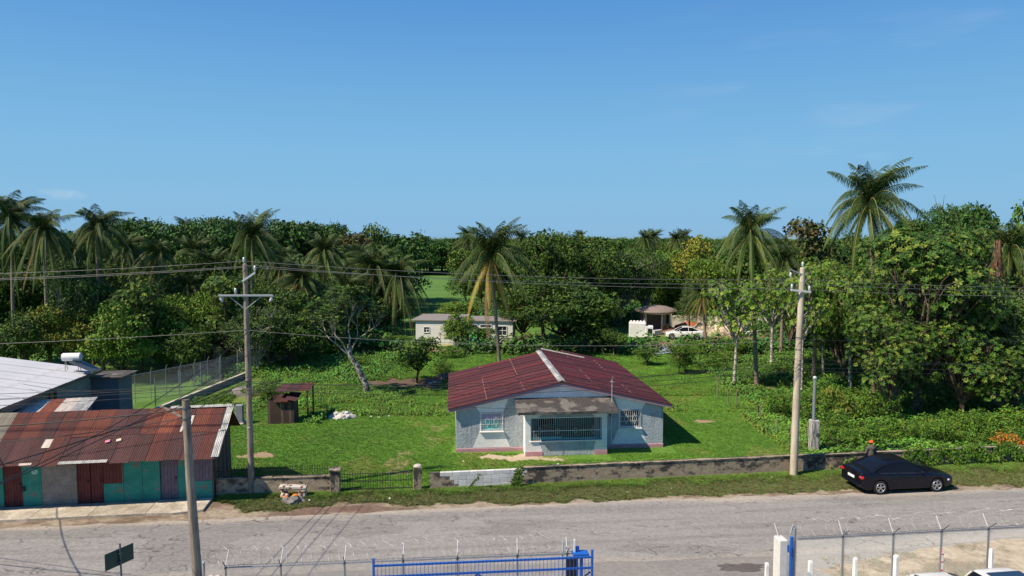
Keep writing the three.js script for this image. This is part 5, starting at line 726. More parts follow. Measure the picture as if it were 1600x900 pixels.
tree('mango', 2, -39.75, 56, 6.34, 3.08, 2.92, 'dark low tree directly above the white roof at the left edge');
tree('bright', 1, -30.71, 62, 6.76, 3.13, 5.92, 'bright green tree left of the wooden utility pole, over the privy');
tree('bright', 2, -27.67, 64, 7.30, 2.94, 4.08, 'bright green tree just left of the wooden utility pole');
tree('mango', 0, -23.07, 66, 7.16, 3.94, 5.66, 'rounded green tree just right of the wooden utility pole');
tree('bright', 1, -27.52, 70, 8.15, 3.53, 0.71, 'light green tree directly behind the wooden pole crossarm');
tree('fine', 0, -22.36, 76, 7.12, 4.18, 2.95, 'grey-green fine-leaved tree between pole and white-limbed tree');
tree('mango', 0, -20.08, 84, 6.61, 4.62, 1.55, 'dark green tree in the thicket left of the far house', 'trees left of the far house');
tree('mango', 1, -26.68, 88, 7.16, 4.84, 3.41, 'dark green tree in the thicket left of the far house', 'trees left of the far house');
tree('mango', 2, -16.27, 94, 4.06, 4.31, 3.60, 'dark green tree in the thicket left of the far house', 'trees left of the far house');
tree('mango', 0, -17.8, 84, 4.28, 3.47, 0.08, 'dark green tree in the thicket left of the far house', 'trees left of the far house');
tree('mango', 2, -28.54, 84, 7.77, 4.62, 1.36, 'dark green tree in the thicket left of the far house', 'trees left of the far house');
tree('mango', 1, -37.98, 82, 9.37, 4.89, 1.76, 'dark green tree in the thicket left of the far house', 'trees left of the far house');
tree('mango', 0, -33.89, 88, 9.59, 5.25, 5.75, 'dark green tree in the thicket left of the far house', 'trees left of the far house');
tree('broad', 1, -32.25, 60, 8.59, 2.75, 4.81, 'broad-leaved tree standing out of the thicket above the solar water heater');
tree('broad', 0, -25.92, 63, 8.83, 2.75, 1.00, 'tall broad-leaved tree just left of the wooden pole crossarm');
tree('fine', 1, -22.38, 61, 5.94, 3.08, 5.01, 'fine-leaved grey-green tree at the foot of the wooden pole crossarm');
tree('mango', 1, -20.22, 63, 5.28, 3.18, 0.87, 'dark low tree at the end of the yard wall');
tree('mango', 2, -27.79, 59, 4.50, 2.44, 3.88, 'dark low tree by the privy and wire fence');
tree('fine', 0, -37.48, 60, 8.70, 3.03, 0.80, 'fine-leaved tree rising behind the yellowish one at left');
tree('broad', 1, -18.02, 70, 7.19, 2.89, 0.01, 'slim broad-leaved tree behind the white-limbed tree');
tree('mango', 0, 8.51, 93, 12.34, 6.40, 5.47, 'tallest dark crown right above the bungalow ridge');
tree('fine', 0, 18.87, 98, 9.31, 3.60, 1.32, 'grey-green tree left of the pavilion roof');
palm(1, -46.47, 74, 10.11, 0.82, -0.34, 'dark palm sunk in the thicket between the second and third left palms');
palm(0, -44.56, 80, 10.39, 0.79, 0.58, 'palm half hidden right of the third left palm');
palm(2, -37.66, 82, 9.90, 0.81, 0.45, 'pale palm between the shorter dark palm and the pole palm');
palm(4, -27.50, 84, 8.77, 0.94, -0.25, 'palm directly right of the wooden pole top');
palm(0, -20.81, 92, 8.46, 1.02, 0.55, 'small palm below the olive skyline tree');
palm(4, 27.24, 70, 9.57, 0.78, 0.05, 'palm just left of the concrete pole top');
tree('umbrella', 0, -55.57, 104, 14.37, 7.16, 4.26, 'broad flat-topped tree on the left skyline, third from the left', 'flat-topped trees on the left skyline');
tree('umbrella', 1, -69.41, 110, 12.80, 6.56, 1.29, 'broad flat-topped tree on the left skyline, second from the left', 'flat-topped trees on the left skyline');
tree('umbrella', 2, -46.57, 104, 13.71, 6.68, 5.91, 'broad flat-topped tree on the left skyline, fourth from the left', 'flat-topped trees on the left skyline');
tree('umbrella', 0, -49.87, 120, 14.95, 6.06, 4.34, 'broad flat-topped tree on the left skyline, fifth from the left', 'flat-topped trees on the left skyline');
tree('umbrella', 1, -35.52, 108, 14.07, 7.43, 6.07, 'broad flat-topped tree on the left skyline, sixth from the left', 'flat-topped trees on the left skyline');
tree('umbrella', 2, -30.71, 112, 13.84, 5.65, 5.61, 'broad flat-topped tree on the left skyline, seventh from the left', 'flat-topped trees on the left skyline');
tree('umbrella', 2, -73.26, 104, 12.19, 6.20, 1.88, 'broad flat-topped tree on the left skyline, first from the left', 'flat-topped trees on the left skyline');
tree('rust', 0, -24.9, 108, 12.39, 4.95, 2.27, 'brownish olive tree on the skyline left of the field');
tree('far', 0, -23.72, 118, 13.94, 3.25, 1.04, 'narrow green treetop on the left skyline beside the olive tree');
tree('far', 1, -21.07, 128, 12.93, 6.46, 0.92, 'mid green tree in the belt left of the bright field', 'trees left of the bright field');
tree('far', 2, -27.23, 124, 11.77, 6.26, 0.41, 'mid green tree in the belt left of the bright field', 'trees left of the bright field');
tree('far', 3, -19.49, 112, 10.47, 5.65, 1.89, 'mid green tree in the belt left of the bright field', 'trees left of the bright field');
tree('far', 0, -26.2, 104, 10.10, 5.72, 3.79, 'mid green tree in the belt left of the bright field', 'trees left of the bright field');
tree('far', 1, -32.99, 100, 9.71, 5.96, 0.02, 'mid green tree in the belt left of the bright field', 'trees left of the bright field');
tree('far', 2, -20.02, 104, 9.15, 4.29, 4.26, 'mid green tree in the belt left of the bright field', 'trees left of the bright field');
tree('mango', 1, 3.84, 84, 12.77, 5.01, 2.12, 'tall dark tree right behind the central palm');
tree('mango', 0, 9.51, 88, 10.55, 5.25, 1.95, 'dark rounded tree behind the bungalow roof, right of the tall one');
tree('mango', 2, 5.58, 76, 8.17, 6.62, 5.14, 'broad dark tree filling the view above the bungalow ridge');
tree('fine', 1, 15.13, 96, 10.07, 4.84, 3.02, 'olive fine-leaved tree left of the far pavilion');
tree('mango', 0, 1.1, 80, 6.13, 4.04, 1.98, 'dark shady tree between palm trunk and bungalow ridge');
tree('mango', 1, 8.86, 74, 5.20, 3.39, 3.02, 'dark low tree left of the white block shed');
tree('bright', 0, -5.69, 73.5, 4.02, 1.82, 4.43, 'small bright tree in front of the far grey house');
tree('bright', 2, -7.52, 96, 3.18, 3.52, 0.36, 'light green bush-like tree behind the far grey house');
tree('mango', 1, 0.46, 100, 2.81, 3.21, 6.12, 'dark tree at the right end of the far house');
tree('yellow', 0, 26.19, 98, 11.82, 4.05, 0.14, 'yellow-green tree on the right of the distant woods');
tree('bright', 1, 23.82, 104, 9.91, 3.82, 4.71, 'fresh green tree above the far pavilion');
tree('bright', 2, 26.57, 92, 9.48, 3.38, 5.31, 'bright green tree left of the tall right-hand palm');
tree('bright', 0, 22.95, 104, 5.33, 3.82, 0.11, 'bright green leafy mass directly over the pavilion roof');
tree('mango', 2, 28.68, 104, 5.33, 4.77, 4.95, 'dark tree behind the yellow-green tree');
tree('loose', 0, 17.34, 53.9, 8.64, 2.72, 2.30, 'slender white-trunked tree with sparse bright leaves right of the bungalow');
tree('loose', 1, 21.85, 52, 10.10, 2.39, 3.63, 'sparse pale-limbed tree directly behind the concrete pole');
tree('loose', 0, 23.33, 62, 9.28, 2.84, 0.06, 'loose leafy tree between the right palm and concrete pole');
tree('bright', 1, 29.04, 72, 10.02, 3.63, 0.29, 'bright green tree behind the concrete pole top');
tree('rust', 0, 36.57, 88, 14.00, 4.44, 1.14, 'reddish brown treetop on the skyline above the concrete pole');
tree('bright', 2, 29.0, 62, 10.02, 3.13, 6.00, 'leafy green tree right of the concrete pole top');
tree('loose', 1, 26.16, 58, 10.41, 2.39, 1.23, 'pale-stemmed leafy tree just right of the concrete pole');
tree('loose', 0, 26.54, 54, 9.03, 2.48, 4.75, 'leafy tree between the service mast and the big broad-leaved tree');
tree('broad', 0, 27.08, 46.1, 12.92, 4.55, 5.84, 'big broad-leaved tree above the black sedan');
tree('broad', 1, 26.89, 51, 10.60, 3.04, 5.92, 'broad-leaved tree left of and behind the big one');
tree('broad', 0, 34.54, 54, 12.89, 3.72, 2.16, 'tall broad-leaved tree behind the big one, right side');
tree('broad', 1, 24.34, 44.6, 7.49, 2.86, 2.23, 'low broad-leaved tree left of the big trunk, above the car');
tree('broad', 0, 29.36, 44.8, 8.30, 3.08, 3.30, 'low broad-leaved tree right of the big trunk');
tree('broad', 1, 31.56, 43.5, 5.99, 2.59, 4.87, 'low broad-leaved tree at the right edge above the creepers');
tree('broad', 0, 26.98, 56, 9.69, 3.08, 0.68, 'broad-leaved tree behind the service mast');
tree('fine', 0, 33.77, 48, 8.70, 3.96, 4.70, 'fine-leaved spreading tree at the right edge');
tree('fine', 1, 37.11, 47, 9.85, 3.88, 5.01, 'fine-leaved tree mostly cut off by the right edge');
tree('bright', 0, 43.09, 58, 14.90, 2.93, 5.40, 'tall green treetop rising at the right edge');
tree('umbrella', 1, 58.32, 92, 15.85, 5.49, 0.23, 'flat-topped dark tree on the right skyline');
tree('umbrella', 2, 57.55, 100, 14.28, 5.05, 5.94, 'lower flat-topped dark tree beside the tallest palm');
tree('yellow', 0, 40.76, 66, 12.12, 3.03, 0.57, 'yellow-orange tinged tree left of the dead palm');
tree('far', 1, 62.5, 90, 13.64, 4.95, 2.14, 'green tree behind the dead palm');
tree('far', 2, 48.49, 100, 12.18, 5.05, 3.84, 'mid green tree behind the tallest palm');
tree('far', 0, 33.41, 96, 10.68, 4.84, 5.77, 'mid green tree in the dense stand behind the right-hand palms', 'trees behind the right-hand palms');
tree('far', 1, 35.24, 110, 11.40, 5.55, 2.13, 'mid green tree in the dense stand behind the right-hand palms', 'trees behind the right-hand palms');
tree('far', 3, 41.27, 92, 11.16, 4.64, 5.80, 'mid green tree in the dense stand behind the right-hand palms', 'trees behind the right-hand palms');
tree('far', 2, 42.19, 78, 9.86, 3.94, 3.42, 'mid green tree in the dense stand behind the right-hand palms', 'trees behind the right-hand palms');
tree('far', 0, 36.38, 72, 8.04, 3.63, 1.96, 'mid green tree in the dense stand behind the right-hand palms', 'trees behind the right-hand palms');
tree('far', 1, 41.8, 70, 8.15, 3.85, 1.99, 'mid green tree in the dense stand behind the right-hand palms', 'trees behind the right-hand palms');
tree('far', 2, 45.57, 68, 8.89, 3.74, 1.11, 'mid green tree in the dense stand behind the right-hand palms', 'trees behind the right-hand palms');
tree('far', 3, 49.62, 66, 10.19, 4.24, 0.49, 'mid green tree in the dense stand behind the right-hand palms', 'trees behind the right-hand palms');
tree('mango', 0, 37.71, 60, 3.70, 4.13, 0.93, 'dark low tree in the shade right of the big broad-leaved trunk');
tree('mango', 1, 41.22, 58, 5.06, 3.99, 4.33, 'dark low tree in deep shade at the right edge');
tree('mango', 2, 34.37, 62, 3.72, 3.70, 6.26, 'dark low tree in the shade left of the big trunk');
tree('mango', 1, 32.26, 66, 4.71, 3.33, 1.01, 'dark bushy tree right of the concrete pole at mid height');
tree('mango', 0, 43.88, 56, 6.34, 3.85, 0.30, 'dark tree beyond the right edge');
tree('bushy', 0, -7.88, 56.8, 4.04, 2.19, 6.20, 'small round-crowned tree on the bare dirt patch');
tree('bushy', 1, -3.24, 73, 2.45, 1.88, 3.35, 'small rounded bush by the fence of the far house');
tree('bushy', 0, 10.35, 70, 2.84, 1.61, 2.55, 'slim dark bush beside the track behind the bungalow');
tree('bushy', 1, 14.55, 60, 2.59, 1.21, 1.49, 'small leafy bush in the shade right of the bungalow roof');
tree('bushy', 1, 12.56, 64, 1.66, 1.47, 3.73, 'low dark bush just behind the red roof corner');
palm(1, -43.25, 60, 13.37, 0.94, 0.39, 'tall dark palm at the far left edge');
palm(4, -38.78, 58, 12.42, 0.76, -0.05, 'palm with drooping dark fronds, second from the left edge');
palm(1, -36.75, 62, 12.68, 0.77, -0.09, 'windblown palm on the skyline, third from the left');
palm(4, -33.05, 66, 10.19, 0.69, -0.53, 'shorter dark palm half hidden below the left skyline');
palm(3, -25.70, 68, 12.00, 0.85, 0.50, 'palm rising just above the wooden utility pole');
palm(2, -29.33, 70, 8.47, 0.83, -0.56, 'pale yellowing palm left of the wooden pole');
palm(2, -30.84, 66, 7.03, 0.52, -0.01, 'low palm with yellow drooping fronds left of the wooden pole');
palm(0, -22.43, 82, 10.13, 0.86, 0.41, 'palm with pale fronds right of the wooden pole, on the belt of trees');
palm(2, -22.01, 74, 7.25, 0.87, -0.44, 'low yellowish palm just right of the wooden pole');
palm(0, -17.26, 86, 7.75, 1.24, 0.28, 'palm among the trees left of the field');
palm(4, -14.44, 85, 7.01, 1.11, 0.54, 'drooping palm at the left edge of the bright field');
palm(3, -18.82, 78, 5.92, 0.82, 0.16, 'low palm behind the white-limbed tree');
palm(2, -1.14, 65.5, 10.08, 1.12, -0.78, 'lone palm with yellow lower fronds rising behind the bungalow');
palm(3, 19.91, 55.8, 12.10, 0.86, -0.92, 'tall palm left of the concrete pole');
palm(3, 29.92, 56, 14.65, 1.10, -1.43, 'tallest palm, standing high above the right-hand trees');
palm(0, 39.52, 56, 10.87, 0.88, 0.35, 'bushy palm at right edge beside the dead palm');
palm(2, 21.87, 78, 5.41, 0.61, -0.47, 'low yellow-fronded palm left of the white-trunked tree');
palm(4, 25.41, 58, 8.01, 0.61, -0.08, 'low palm with a pale arching frond right of the concrete pole');
// ---------------------------------------------------------------- special plants
{ // leaning tree with bare whitish limbs and tufts of leaves at the tips
  const t = thing('white_limbed_tree', 'leaning mottled tree with bare whitish limbs and sparse leaf tufts on lawn', 'tree', [-11.2, 0, -52.8]), rng = random(61), f = new Foliage(), big = [], limbs = [];
  big.push(tube([[0.15, -0.2, 0], [0, 0.7, 0], [-0.75, 2.3, 0], [-1.2, 3.0, 0.05], [-1.25, 3.8, 0]], [0.3, 0.24, 0.2, 0.18, 0.13], 9));
  const grow = (p, d, l, r, n) => { const q = p.clone().addScaledVector(d, l * 0.5).add(V((rng() - 0.5) * 0.15 * l, 0, (rng() - 0.5) * 0.15 * l)), e = p.clone().addScaledVector(d, l); limbs.push(tube([p, q, e], [r, r * 0.8, r * 0.62], 5)); if (!n || e.y > 9.8 || n < 5 && rng() < 0.5) { const out = d.clone(); for (let c = 0; c < 1 + (rng() < 0.4); c++) { const o = e.clone().add(unit(rng).multiplyScalar(0.22 * c)); const k = hue(rng, GREEN.broad); for (let i = 0; i < 7; i++) { const a = i * 0.9 + rng(), dd = V(Math.cos(a), 0.3 + rng() * 0.5, Math.sin(a)).normalize(); f.leaf(o, dd, V(0, 1, 0).addScaledVector(dd, -0.3).normalize(), 0.24 + 0.16 * rng(), 0.1, k); } } if (!n || e.y > 9.8 || n < 4 && rng() < 0.4) return; } const m = 2 + (rng() < 0.45 ? 1 : 0); for (let i = 0; i < m; i++) { const dd = d.clone().multiplyScalar(0.8).add(unit(rng).multiplyScalar(0.72)); dd.y = Math.max(dd.y, 0.1) + 0.25 + 0.6 * rng(); grow(e, dd.normalize(), l * (0.68 + 0.2 * rng()), r * 0.62, n - 1); } };
  grow(V(-1.2, 2.9, 0.05), V(-0.7, 0.7, 0.1).normalize(), 1.45, 0.085, 6); grow(V(-1.25, 3.7, 0), V(-0.05, 1, -0.1).normalize(), 1.2, 0.08, 6); grow(V(-1.1, 3.2, 0), V(0.45, 0.9, 0.2).normalize(), 1.2, 0.07, 5); grow(V(-1.2, 3.0, 0), V(-0.4, 0.9, 0.35).normalize(), 1.25, 0.075, 6);
  mesh('trunk', join(big), mapped(tiled(barkTex([52, 48, 44], [188, 184, 176], 241), 1, 1.2), 0.95), t); mesh('limbs', join(limbs), mapped(tiled(barkTex([112, 106, 98], [196, 192, 184], 243), 1, 1.2), 0.95), t); mesh('leaf_tufts', f.build(), M.leaf, t);
}
{ // dead palm: bare stump with a skirt of hanging brown fronds
  const t = thing('dead_palm', 'dead palm stump with a skirt of hanging reddish brown fronds', 'palm tree', [35.1, 0, -50.5]), rng = random(62), f = new Foliage();
  mesh('trunk', tube([[0, -0.2, 0], [0, 6, 0], [0.05, 11.6, 0]], [0.22, 0.17, 0.14], 9), M.palmBark, t);
  for (let i = 0; i < 26; i++) { const a = i * 2.4, r = 0.18 + 0.2 * rng(), top = V(Math.cos(a) * 0.18, 11.9 - rng() * 0.7, Math.sin(a) * 0.18), k = hue(rng, [[122, 92, 72], [98, 76, 60], [146, 114, 90], [78, 60, 50]]), l = 2.6 + rng() * 2.2; for (let s = 0; s < 14; s++) { const b = a + (rng() - 0.5) * 0.9, e = V(Math.cos(b) * (r + 0.22), 11.7 - l * (s + 1) / 14, Math.sin(b) * (r + 0.22)); f.leaf(top.clone().lerp(V(e.x, top.y, e.z), s / 14).setY(e.y + l / 10), V(Math.cos(b) * 0.1, -1, Math.sin(b) * 0.1).normalize(), V(Math.cos(b), 0.1, Math.sin(b)).normalize(), 0.62, 0.09, k.map((v) => v * (0.8 + 0.4 * rng()))); } }
  mesh('dry_skirt', f.build(), M.frond, t);
}
{ // feathery conical tree by the pavilion
  const t = thing('feathery_tree', 'feathery dark conical tree beside the far pavilion', 'tree', [21.6, 0, -84.5]), rng = random(63), f = new Foliage(), w = [tube([[0, -0.2, 0], [0, 3, 0], [0, 5.6, 0]], [0.13, 0.09, 0.02], 7)];
  for (let i = 0; i < 240; i++) { const q = rng(), y = 1.5 + q * 4.2, r = 2.3 * (1 - q * 0.86) * Math.sqrt(rng()) + 0.1, a = rng() * 6.283, c = V(Math.cos(a) * r, y + 0.2 * r, Math.sin(a) * r), k = hue(rng, GREEN.needle); if (i % 6 === 0) w.push(tube([[0, y - 0.3, 0], c], [0.03, 0.008], 4)); for (let j = 0; j < 12; j++) { const d = unit(rng); d.y = d.y * 0.6 + 0.1; d.add(V(Math.cos(a) * 0.6, 0, Math.sin(a) * 0.6)).normalize(); f.leaf(c, d, unit(rng).cross(d).normalize(), 0.4 + 0.25 * rng(), 0.04, k.map((v) => v * (0.8 + 0.4 * rng()))); } }
  mesh('trunk', join(w), M.bark, t); mesh('crown', f.build(), M.leaf, t);
}
{ // wood that reads as one mass far behind: copies of a few tree forms
  const rng = random(64), forms = [['far', 0, 'mixed mid green crowns of the distant wood'], ['umbrella', 0, 'dark flat-topped crowns of the distant wood'], ['far', 1, 'dark green crowns of the distant wood'], ['far', 2, 'paler green crowns of the distant wood']], spots = forms.map(() => []);
  for (let i = 0; i < 900; i++) { const d = 112 + 330 * Math.pow(rng(), 1.5), b = -0.86 + 1.72 * rng(), x = b * d; if (b > -0.175 && b < -0.07 && d < 212) continue; if (d < 125 && b > 0.15 && b < 0.28) continue; const k = Math.floor(rng() * 4); spots[k].push([x, d, (0.6 + 0.52 * rng()) * (k === 1 ? 0.84 : 0.92) * (d > 200 ? 0.96 : 0.8), rng() * 6.28]); }
  for (let b = -0.2; b < -0.05; b += 0.012) for (const d of [216, 236]) spots[2].push([(b + rng() * 0.01) * d, d + rng() * 8, 0.8 + 0.2 * rng(), rng() * 6]);
  forms.forEach(([kind, v, label], i) => { const src = T[kind][v], g = src.crown.clone(); g.deleteAttribute('uv'); const trunk = src.trunk.clone(); trunk.deleteAttribute('uv'); const n = trunk.attributes.position.count; trunk.setAttribute('color', new THREE.Float32BufferAttribute(new Float32Array(n * 3).map((_, q) => [0.09, 0.075, 0.06][q % 3]), 3)); const im = new THREE.InstancedMesh(mergeGeometries([g, trunk]), M.leaf, spots[i].length), o = new THREE.Object3D(); im.name = numbered('distant_wood'); im.castShadow = im.receiveShadow = true; spots[i].forEach(([x, d, s, a], k) => { o.position.set(x, 0, -d); o.rotation.y = a; o.scale.set(s * 1.15, s, s * 1.15); o.updateMatrix(); im.setMatrixAt(k, o.matrix); const t = hash(k, i, 91), b = 0.75 + 0.75 * hash(k, i, 92); im.setColorAt(k, new THREE.Color(b * (0.85 + 0.4 * t), b, b * (0.95 - 0.25 * t))); }); scene.add(im); mark(im, label, 'wood', null, 'stuff'); });
  // small far palms breaking the skyline
  for (const [x, d, h, k] of [[-9.5, 150, 11.5, 0.9], [38, 190, 11.6, 0.9], [43, 185, 11.2, 0.85], [49, 200, 11.8, 0.9], [-70, 150, 13.5, 0.9], [2, 160, 11.4, 0.8], [33, 175, 11.5, 0.8], [20, 210, 11.8, 0.8], [-44, 140, 12, 0.8]]) palm(3, x, d, h, k, 0.3, 'small distant palm poking out of the far wood', 'distant palms');
}
// ---------------------------------------------------------------- low growth
{
  const tuft = (seed, n, hgt, spread) => { const rng = random(seed), f = new Foliage(); for (let i = 0; i < n; i++) { const a = rng() * 6.283, b = V(Math.cos(a) * spread * rng(), 0, Math.sin(a) * spread * rng()), d = V(Math.cos(a) * (0.3 + 0.7 * rng()), 0.9, Math.sin(a) * (0.3 + 0.7 * rng())).normalize(), w = V(-Math.sin(a), 0, Math.cos(a)).multiplyScalar(hgt * 0.1), k = [1, 1, 1].map((v) => v * (0.8 + 0.4 * rng())); f.tri(b.clone().add(w), b.clone().sub(w), b.clone().addScaledVector(d, hgt * (0.6 + 0.6 * rng())), k); } return f.build(); };
  const leafy = (seed, n, hgt, spread) => { const rng = random(seed), f = new Foliage(); for (let i = 0; i < n; i++) { const u = unit(rng), p = V(u.x * spread * rng(), hgt * (0.15 + 0.85 * rng()), u.z * spread * rng()), nn = V(u.x * 0.7, 0.9, u.z * 0.7).normalize(), d = unit(rng).cross(nn).normalize(); f.leaf(p, d, nn, 0.075 + 0.06 * rng(), 0.05 + 0.03 * rng(), [1, 1, 1].map(() => 0.75 + 0.5 * rng())); } return f.build(); };
  const scatter = (name, label, geo, list, mat = M.blade) => { const im = new THREE.InstancedMesh(geo, mat, list.length), o = new THREE.Object3D(), c = new THREE.Color(); im.name = numbered(name); im.castShadow = im.receiveShadow = true; list.forEach(([x, d, s, k, y = 0], i) => { o.position.set(x, y + 0.004, -d); o.rotation.set(0, hash(i, 3) * 6.283, 0); o.scale.set(s, s * (0.8 + 0.4 * hash(i, 4)), s); o.updateMatrix(); im.setMatrixAt(i, o.matrix); c.setRGB(...k); im.setColorAt(i, c); }); scene.add(im); return mark(im, label, 'grass', null, 'stuff'); };
  const rng = random(71), inHouse = (x, d) => x > -3.4 && x < 9.2 && d > 38 && d < 51 || x > 0.5 && x < 5.4 && d > 36.9 && d < 38.4;
  const lawnTone = (x, d) => lawnColor(x, d).map((v) => toLinear(Math.max(8, v * 1.16)));
  const list = []; for (let i = 0; i < 260000; i++) { const d = 32 + 40 * Math.pow(rng(), 1.3), x = lerp(Math.max(-18, -0.62 * d), d > 52 ? 24 : 19, rng()); if (d < wallLine(x) + 0.12 || inHouse(x, d) || bareness(x, d) > 0.32 + 0.3 * rng()) continue; list.push([x, d, (0.75 + 0.6 * rng()) * (d > 52 ? 1.9 : 1), lawnTone(x, d)]); }
  scatter('lawn_grass', 'short mown grass blades covering the yard', tuft(1, 9, 0.075, 0.08), list);
  const vl = []; for (let i = 0; i < 90000; i++) { const x = -13.4 + 46 * rng(), a = roadFar(x), b = wallLine(x), d = a + (b - a) * rng(); if (vergeGrass(x, d) < 0.3 + 0.6 * rng()) continue; const near = step(0.55, 0.95, (d - a) / (b - a) + (fbm(x, d, 2, 0, 77) - 0.5) * 0.5); const k = mix3([98, 110, 58], [98, 134, 46], near).map((v) => toLinear(v * (0.85 + 0.3 * rng()))); vl.push([x, d, 0.6 + 0.5 * rng() + 0.8 * near, k]); }
  for (let i = 0; i < 5000; i++) { const x = 11.5 + 18 * rng(), d = roadNear(x) - 0.3 - 3.2 * rng(); if (fbm(x * 0.9, d * 1.3, 4, 0, 392) < 0.5) continue; vl.push([x, d, 0.5 + 0.7 * rng(), [112, 106, 70].map((v) => toLinear(v * (0.8 + 0.4 * rng()))), 0.02]); }
  scatter('verge_grass', 'rough grass along the roadside verge', tuft(2, 9, 0.085, 0.08), vl);
  // lush weeds: patches of leafy ground cover
  const weeds = []; const patch = (x0, x1, d0, d1, n, s, dens = 0.42, tone = [88, 122, 38]) => { for (let i = 0; i < n; i++) { const x = lerp(x0, x1, rng()), d = lerp(d0, d1, rng()), m = fbm(x * 0.35, d * 0.35, 3, 0, 81); if (d < wallLine(x) + 0.25 || m < dens * (0.8 + 0.4 * rng()) || inHouse(x, d) || bareness(x, d) > 0.35) continue; const j = 0.72 + 0.5 * fbm(x * 1.3, d * 1.3, 2, 0, 83) + 0.16 * rng(); weeds.push([x, d, s * (0.55 + 0.75 * rng()) * (0.25 + 1.6 * m), tone.map((v, q) => toLinear(v * j * (q === 0 ? 0.9 + 0.25 * rng() : 1)))]); } };
  patch(-19, -9, 46.5, 56, 6000, 0.7, 0.42); patch(-11, -2, 59, 69.5, 9000, 0.5, 0.34, [90, 132, 38]); patch(-26, -11, 56, 74, 5200, 1.3, 0.36, [76, 116, 36]); patch(8, 20, 55, 70, 9000, 0.5, 0.36, [90, 132, 38]); patch(9, 17, 47, 55, 1800, 0.6, 0.52); patch(17, 36, 44.5, 72, 11000, 1.35, 0.3, [76, 112, 36]); patch(-13, 0, 46, 60, 3600, 0.75, 0.52);
  patch(15.5, 26, 35.4, 46, 14000, 1.1, 0.3); patch(20, 40, 36, 44.5, 22000, 1.15, 0.24, [86, 122, 38]); patch(0, 9, 51.5, 60, 3600, 0.5, 0.42, [90, 132, 38]); patch(-2, 15, 60, 68, 5000, 0.5, 0.38, [90, 132, 38]); patch(-22, -12.5, 44, 50, 1500, 1.2, 0.45, [84, 128, 40]);
  scatter('weeds', 'lush leafy weeds and creepers covering the rough ground', leafy(3, 30, 0.3, 0.3), weeds, M.blade);
  const far = []; for (let i = 0; i < 9000; i++) { const b = -0.8 + 1.6 * rng(), d = 70 + 45 * rng(), x = b * d; if (b > -0.16 && b < -0.08) continue; if (x > -13 && x < 30 && d > 74.5 && d < 92) continue; far.push([x, d, 2.2 + 2.2 * rng(), [58, 92, 34].map((v) => toLinear(v * (0.75 + 0.5 * rng())))]); }
  scatter('undergrowth', 'dark tangled undergrowth beneath the background trees', leafy(4, 26, 0.42, 0.32), far, M.blade);
}
// ---------------------------------------------------------------- single shrubs
tree('shrub', 0, 18.20, 38.20, 1.30, 1.20, 2.91, 'bright green creeper-covered shrub behind the right-hand wall, first from the service pier', 'shrubs behind the right-hand wall', 'shrub');
tree('shrub', 1, 20.20, 39.00, 1.40, 1.40, 2.34, 'bright green creeper-covered shrub behind the right-hand wall, second from the service pier', 'shrubs behind the right-hand wall', 'shrub');
tree('shrub', 2, 22.30, 39.40, 1.50, 1.50, 0.87, 'bright green creeper-covered shrub behind the right-hand wall, third from the service pier', 'shrubs behind the right-hand wall', 'shrub');
tree('shrub', 0, 24.60, 39.60, 1.60, 1.50, 5.44, 'bright green creeper-covered shrub behind the right-hand wall, fourth from the service pier', 'shrubs behind the right-hand wall', 'shrub');
tree('shrub', 1, 26.60, 40.40, 1.70, 1.60, 0.04, 'bright green creeper-covered shrub behind the right-hand wall, fifth from the service pier', 'shrubs behind the right-hand wall', 'shrub');
tree('shrub', 2, 28.60, 40.60, 1.60, 1.50, 3.16, 'bright green creeper-covered shrub behind the right-hand wall, sixth from the service pier', 'shrubs behind the right-hand wall', 'shrub');
tree('shrub', 0, 30.60, 40.80, 1.80, 1.70, 5.64, 'bright green creeper-covered shrub behind the right-hand wall, seventh from the service pier', 'shrubs behind the right-hand wall', 'shrub');
tree('shrub', 1, 19.40, 41.20, 1.50, 1.40, 0.51, 'bright green creeper-covered shrub behind the right-hand wall, eighth from the service pier', 'shrubs behind the right-hand wall', 'shrub');
tree('shrub', 2, 33.00, 41.50, 1.90, 1.80, 3.48, 'bright green creeper-covered shrub behind the right-hand wall, ninth from the service pier', 'shrubs behind the right-hand wall', 'shrub');
tree('shrub', 0, 25.40, 38.30, 1.20, 1.20, 3.87, 'bright green creeper-covered shrub behind the right-hand wall, tenth from the service pier', 'shrubs behind the right-hand wall', 'shrub');
tree('shrub', 1, 28.00, 38.60, 1.20, 1.20, 0.26, 'bright green creeper-covered shrub behind the right-hand wall, eleventh from the service pier', 'shrubs behind the right-hand wall', 'shrub');
tree('shrub', 0, 19.20, 43.60, 2.00, 1.50, 2.38, 'tall leafy shrub in the rough right of the service pier', 'shrubs right of the service pier', 'shrub');
tree('shrub', 1, 21.00, 45.20, 2.20, 1.70, 4.42, 'tall leafy shrub in the rough right of the service pier', 'shrubs right of the service pier', 'shrub');
tree('shrub', 2, 17.60, 45.00, 1.70, 1.30, 2.84, 'tall leafy shrub in the rough right of the service pier', 'shrubs right of the service pier', 'shrub');
tree('shrub', 0, 23.20, 44.00, 1.90, 1.50, 4.55, 'tall leafy shrub in the rough right of the service pier', 'shrubs right of the service pier', 'shrub');
tree('shrub', 0, -17.73, 68.33, 1.60, 1.60, 0.99, 'lush green shrub in the weeds behind the dirt patch', 'shrubs around the small dirt patch', 'shrub');
tree('shrub', 1, -13.88, 71.37, 1.30, 1.50, 1.49, 'lush green shrub in the weeds behind the dirt patch', 'shrubs around the small dirt patch', 'shrub');
tree('shrub', 2, -6.16, 60.28, 1.10, 1.20, 0.70, 'lush green shrub in the weeds behind the dirt patch', 'shrubs around the small dirt patch', 'shrub');
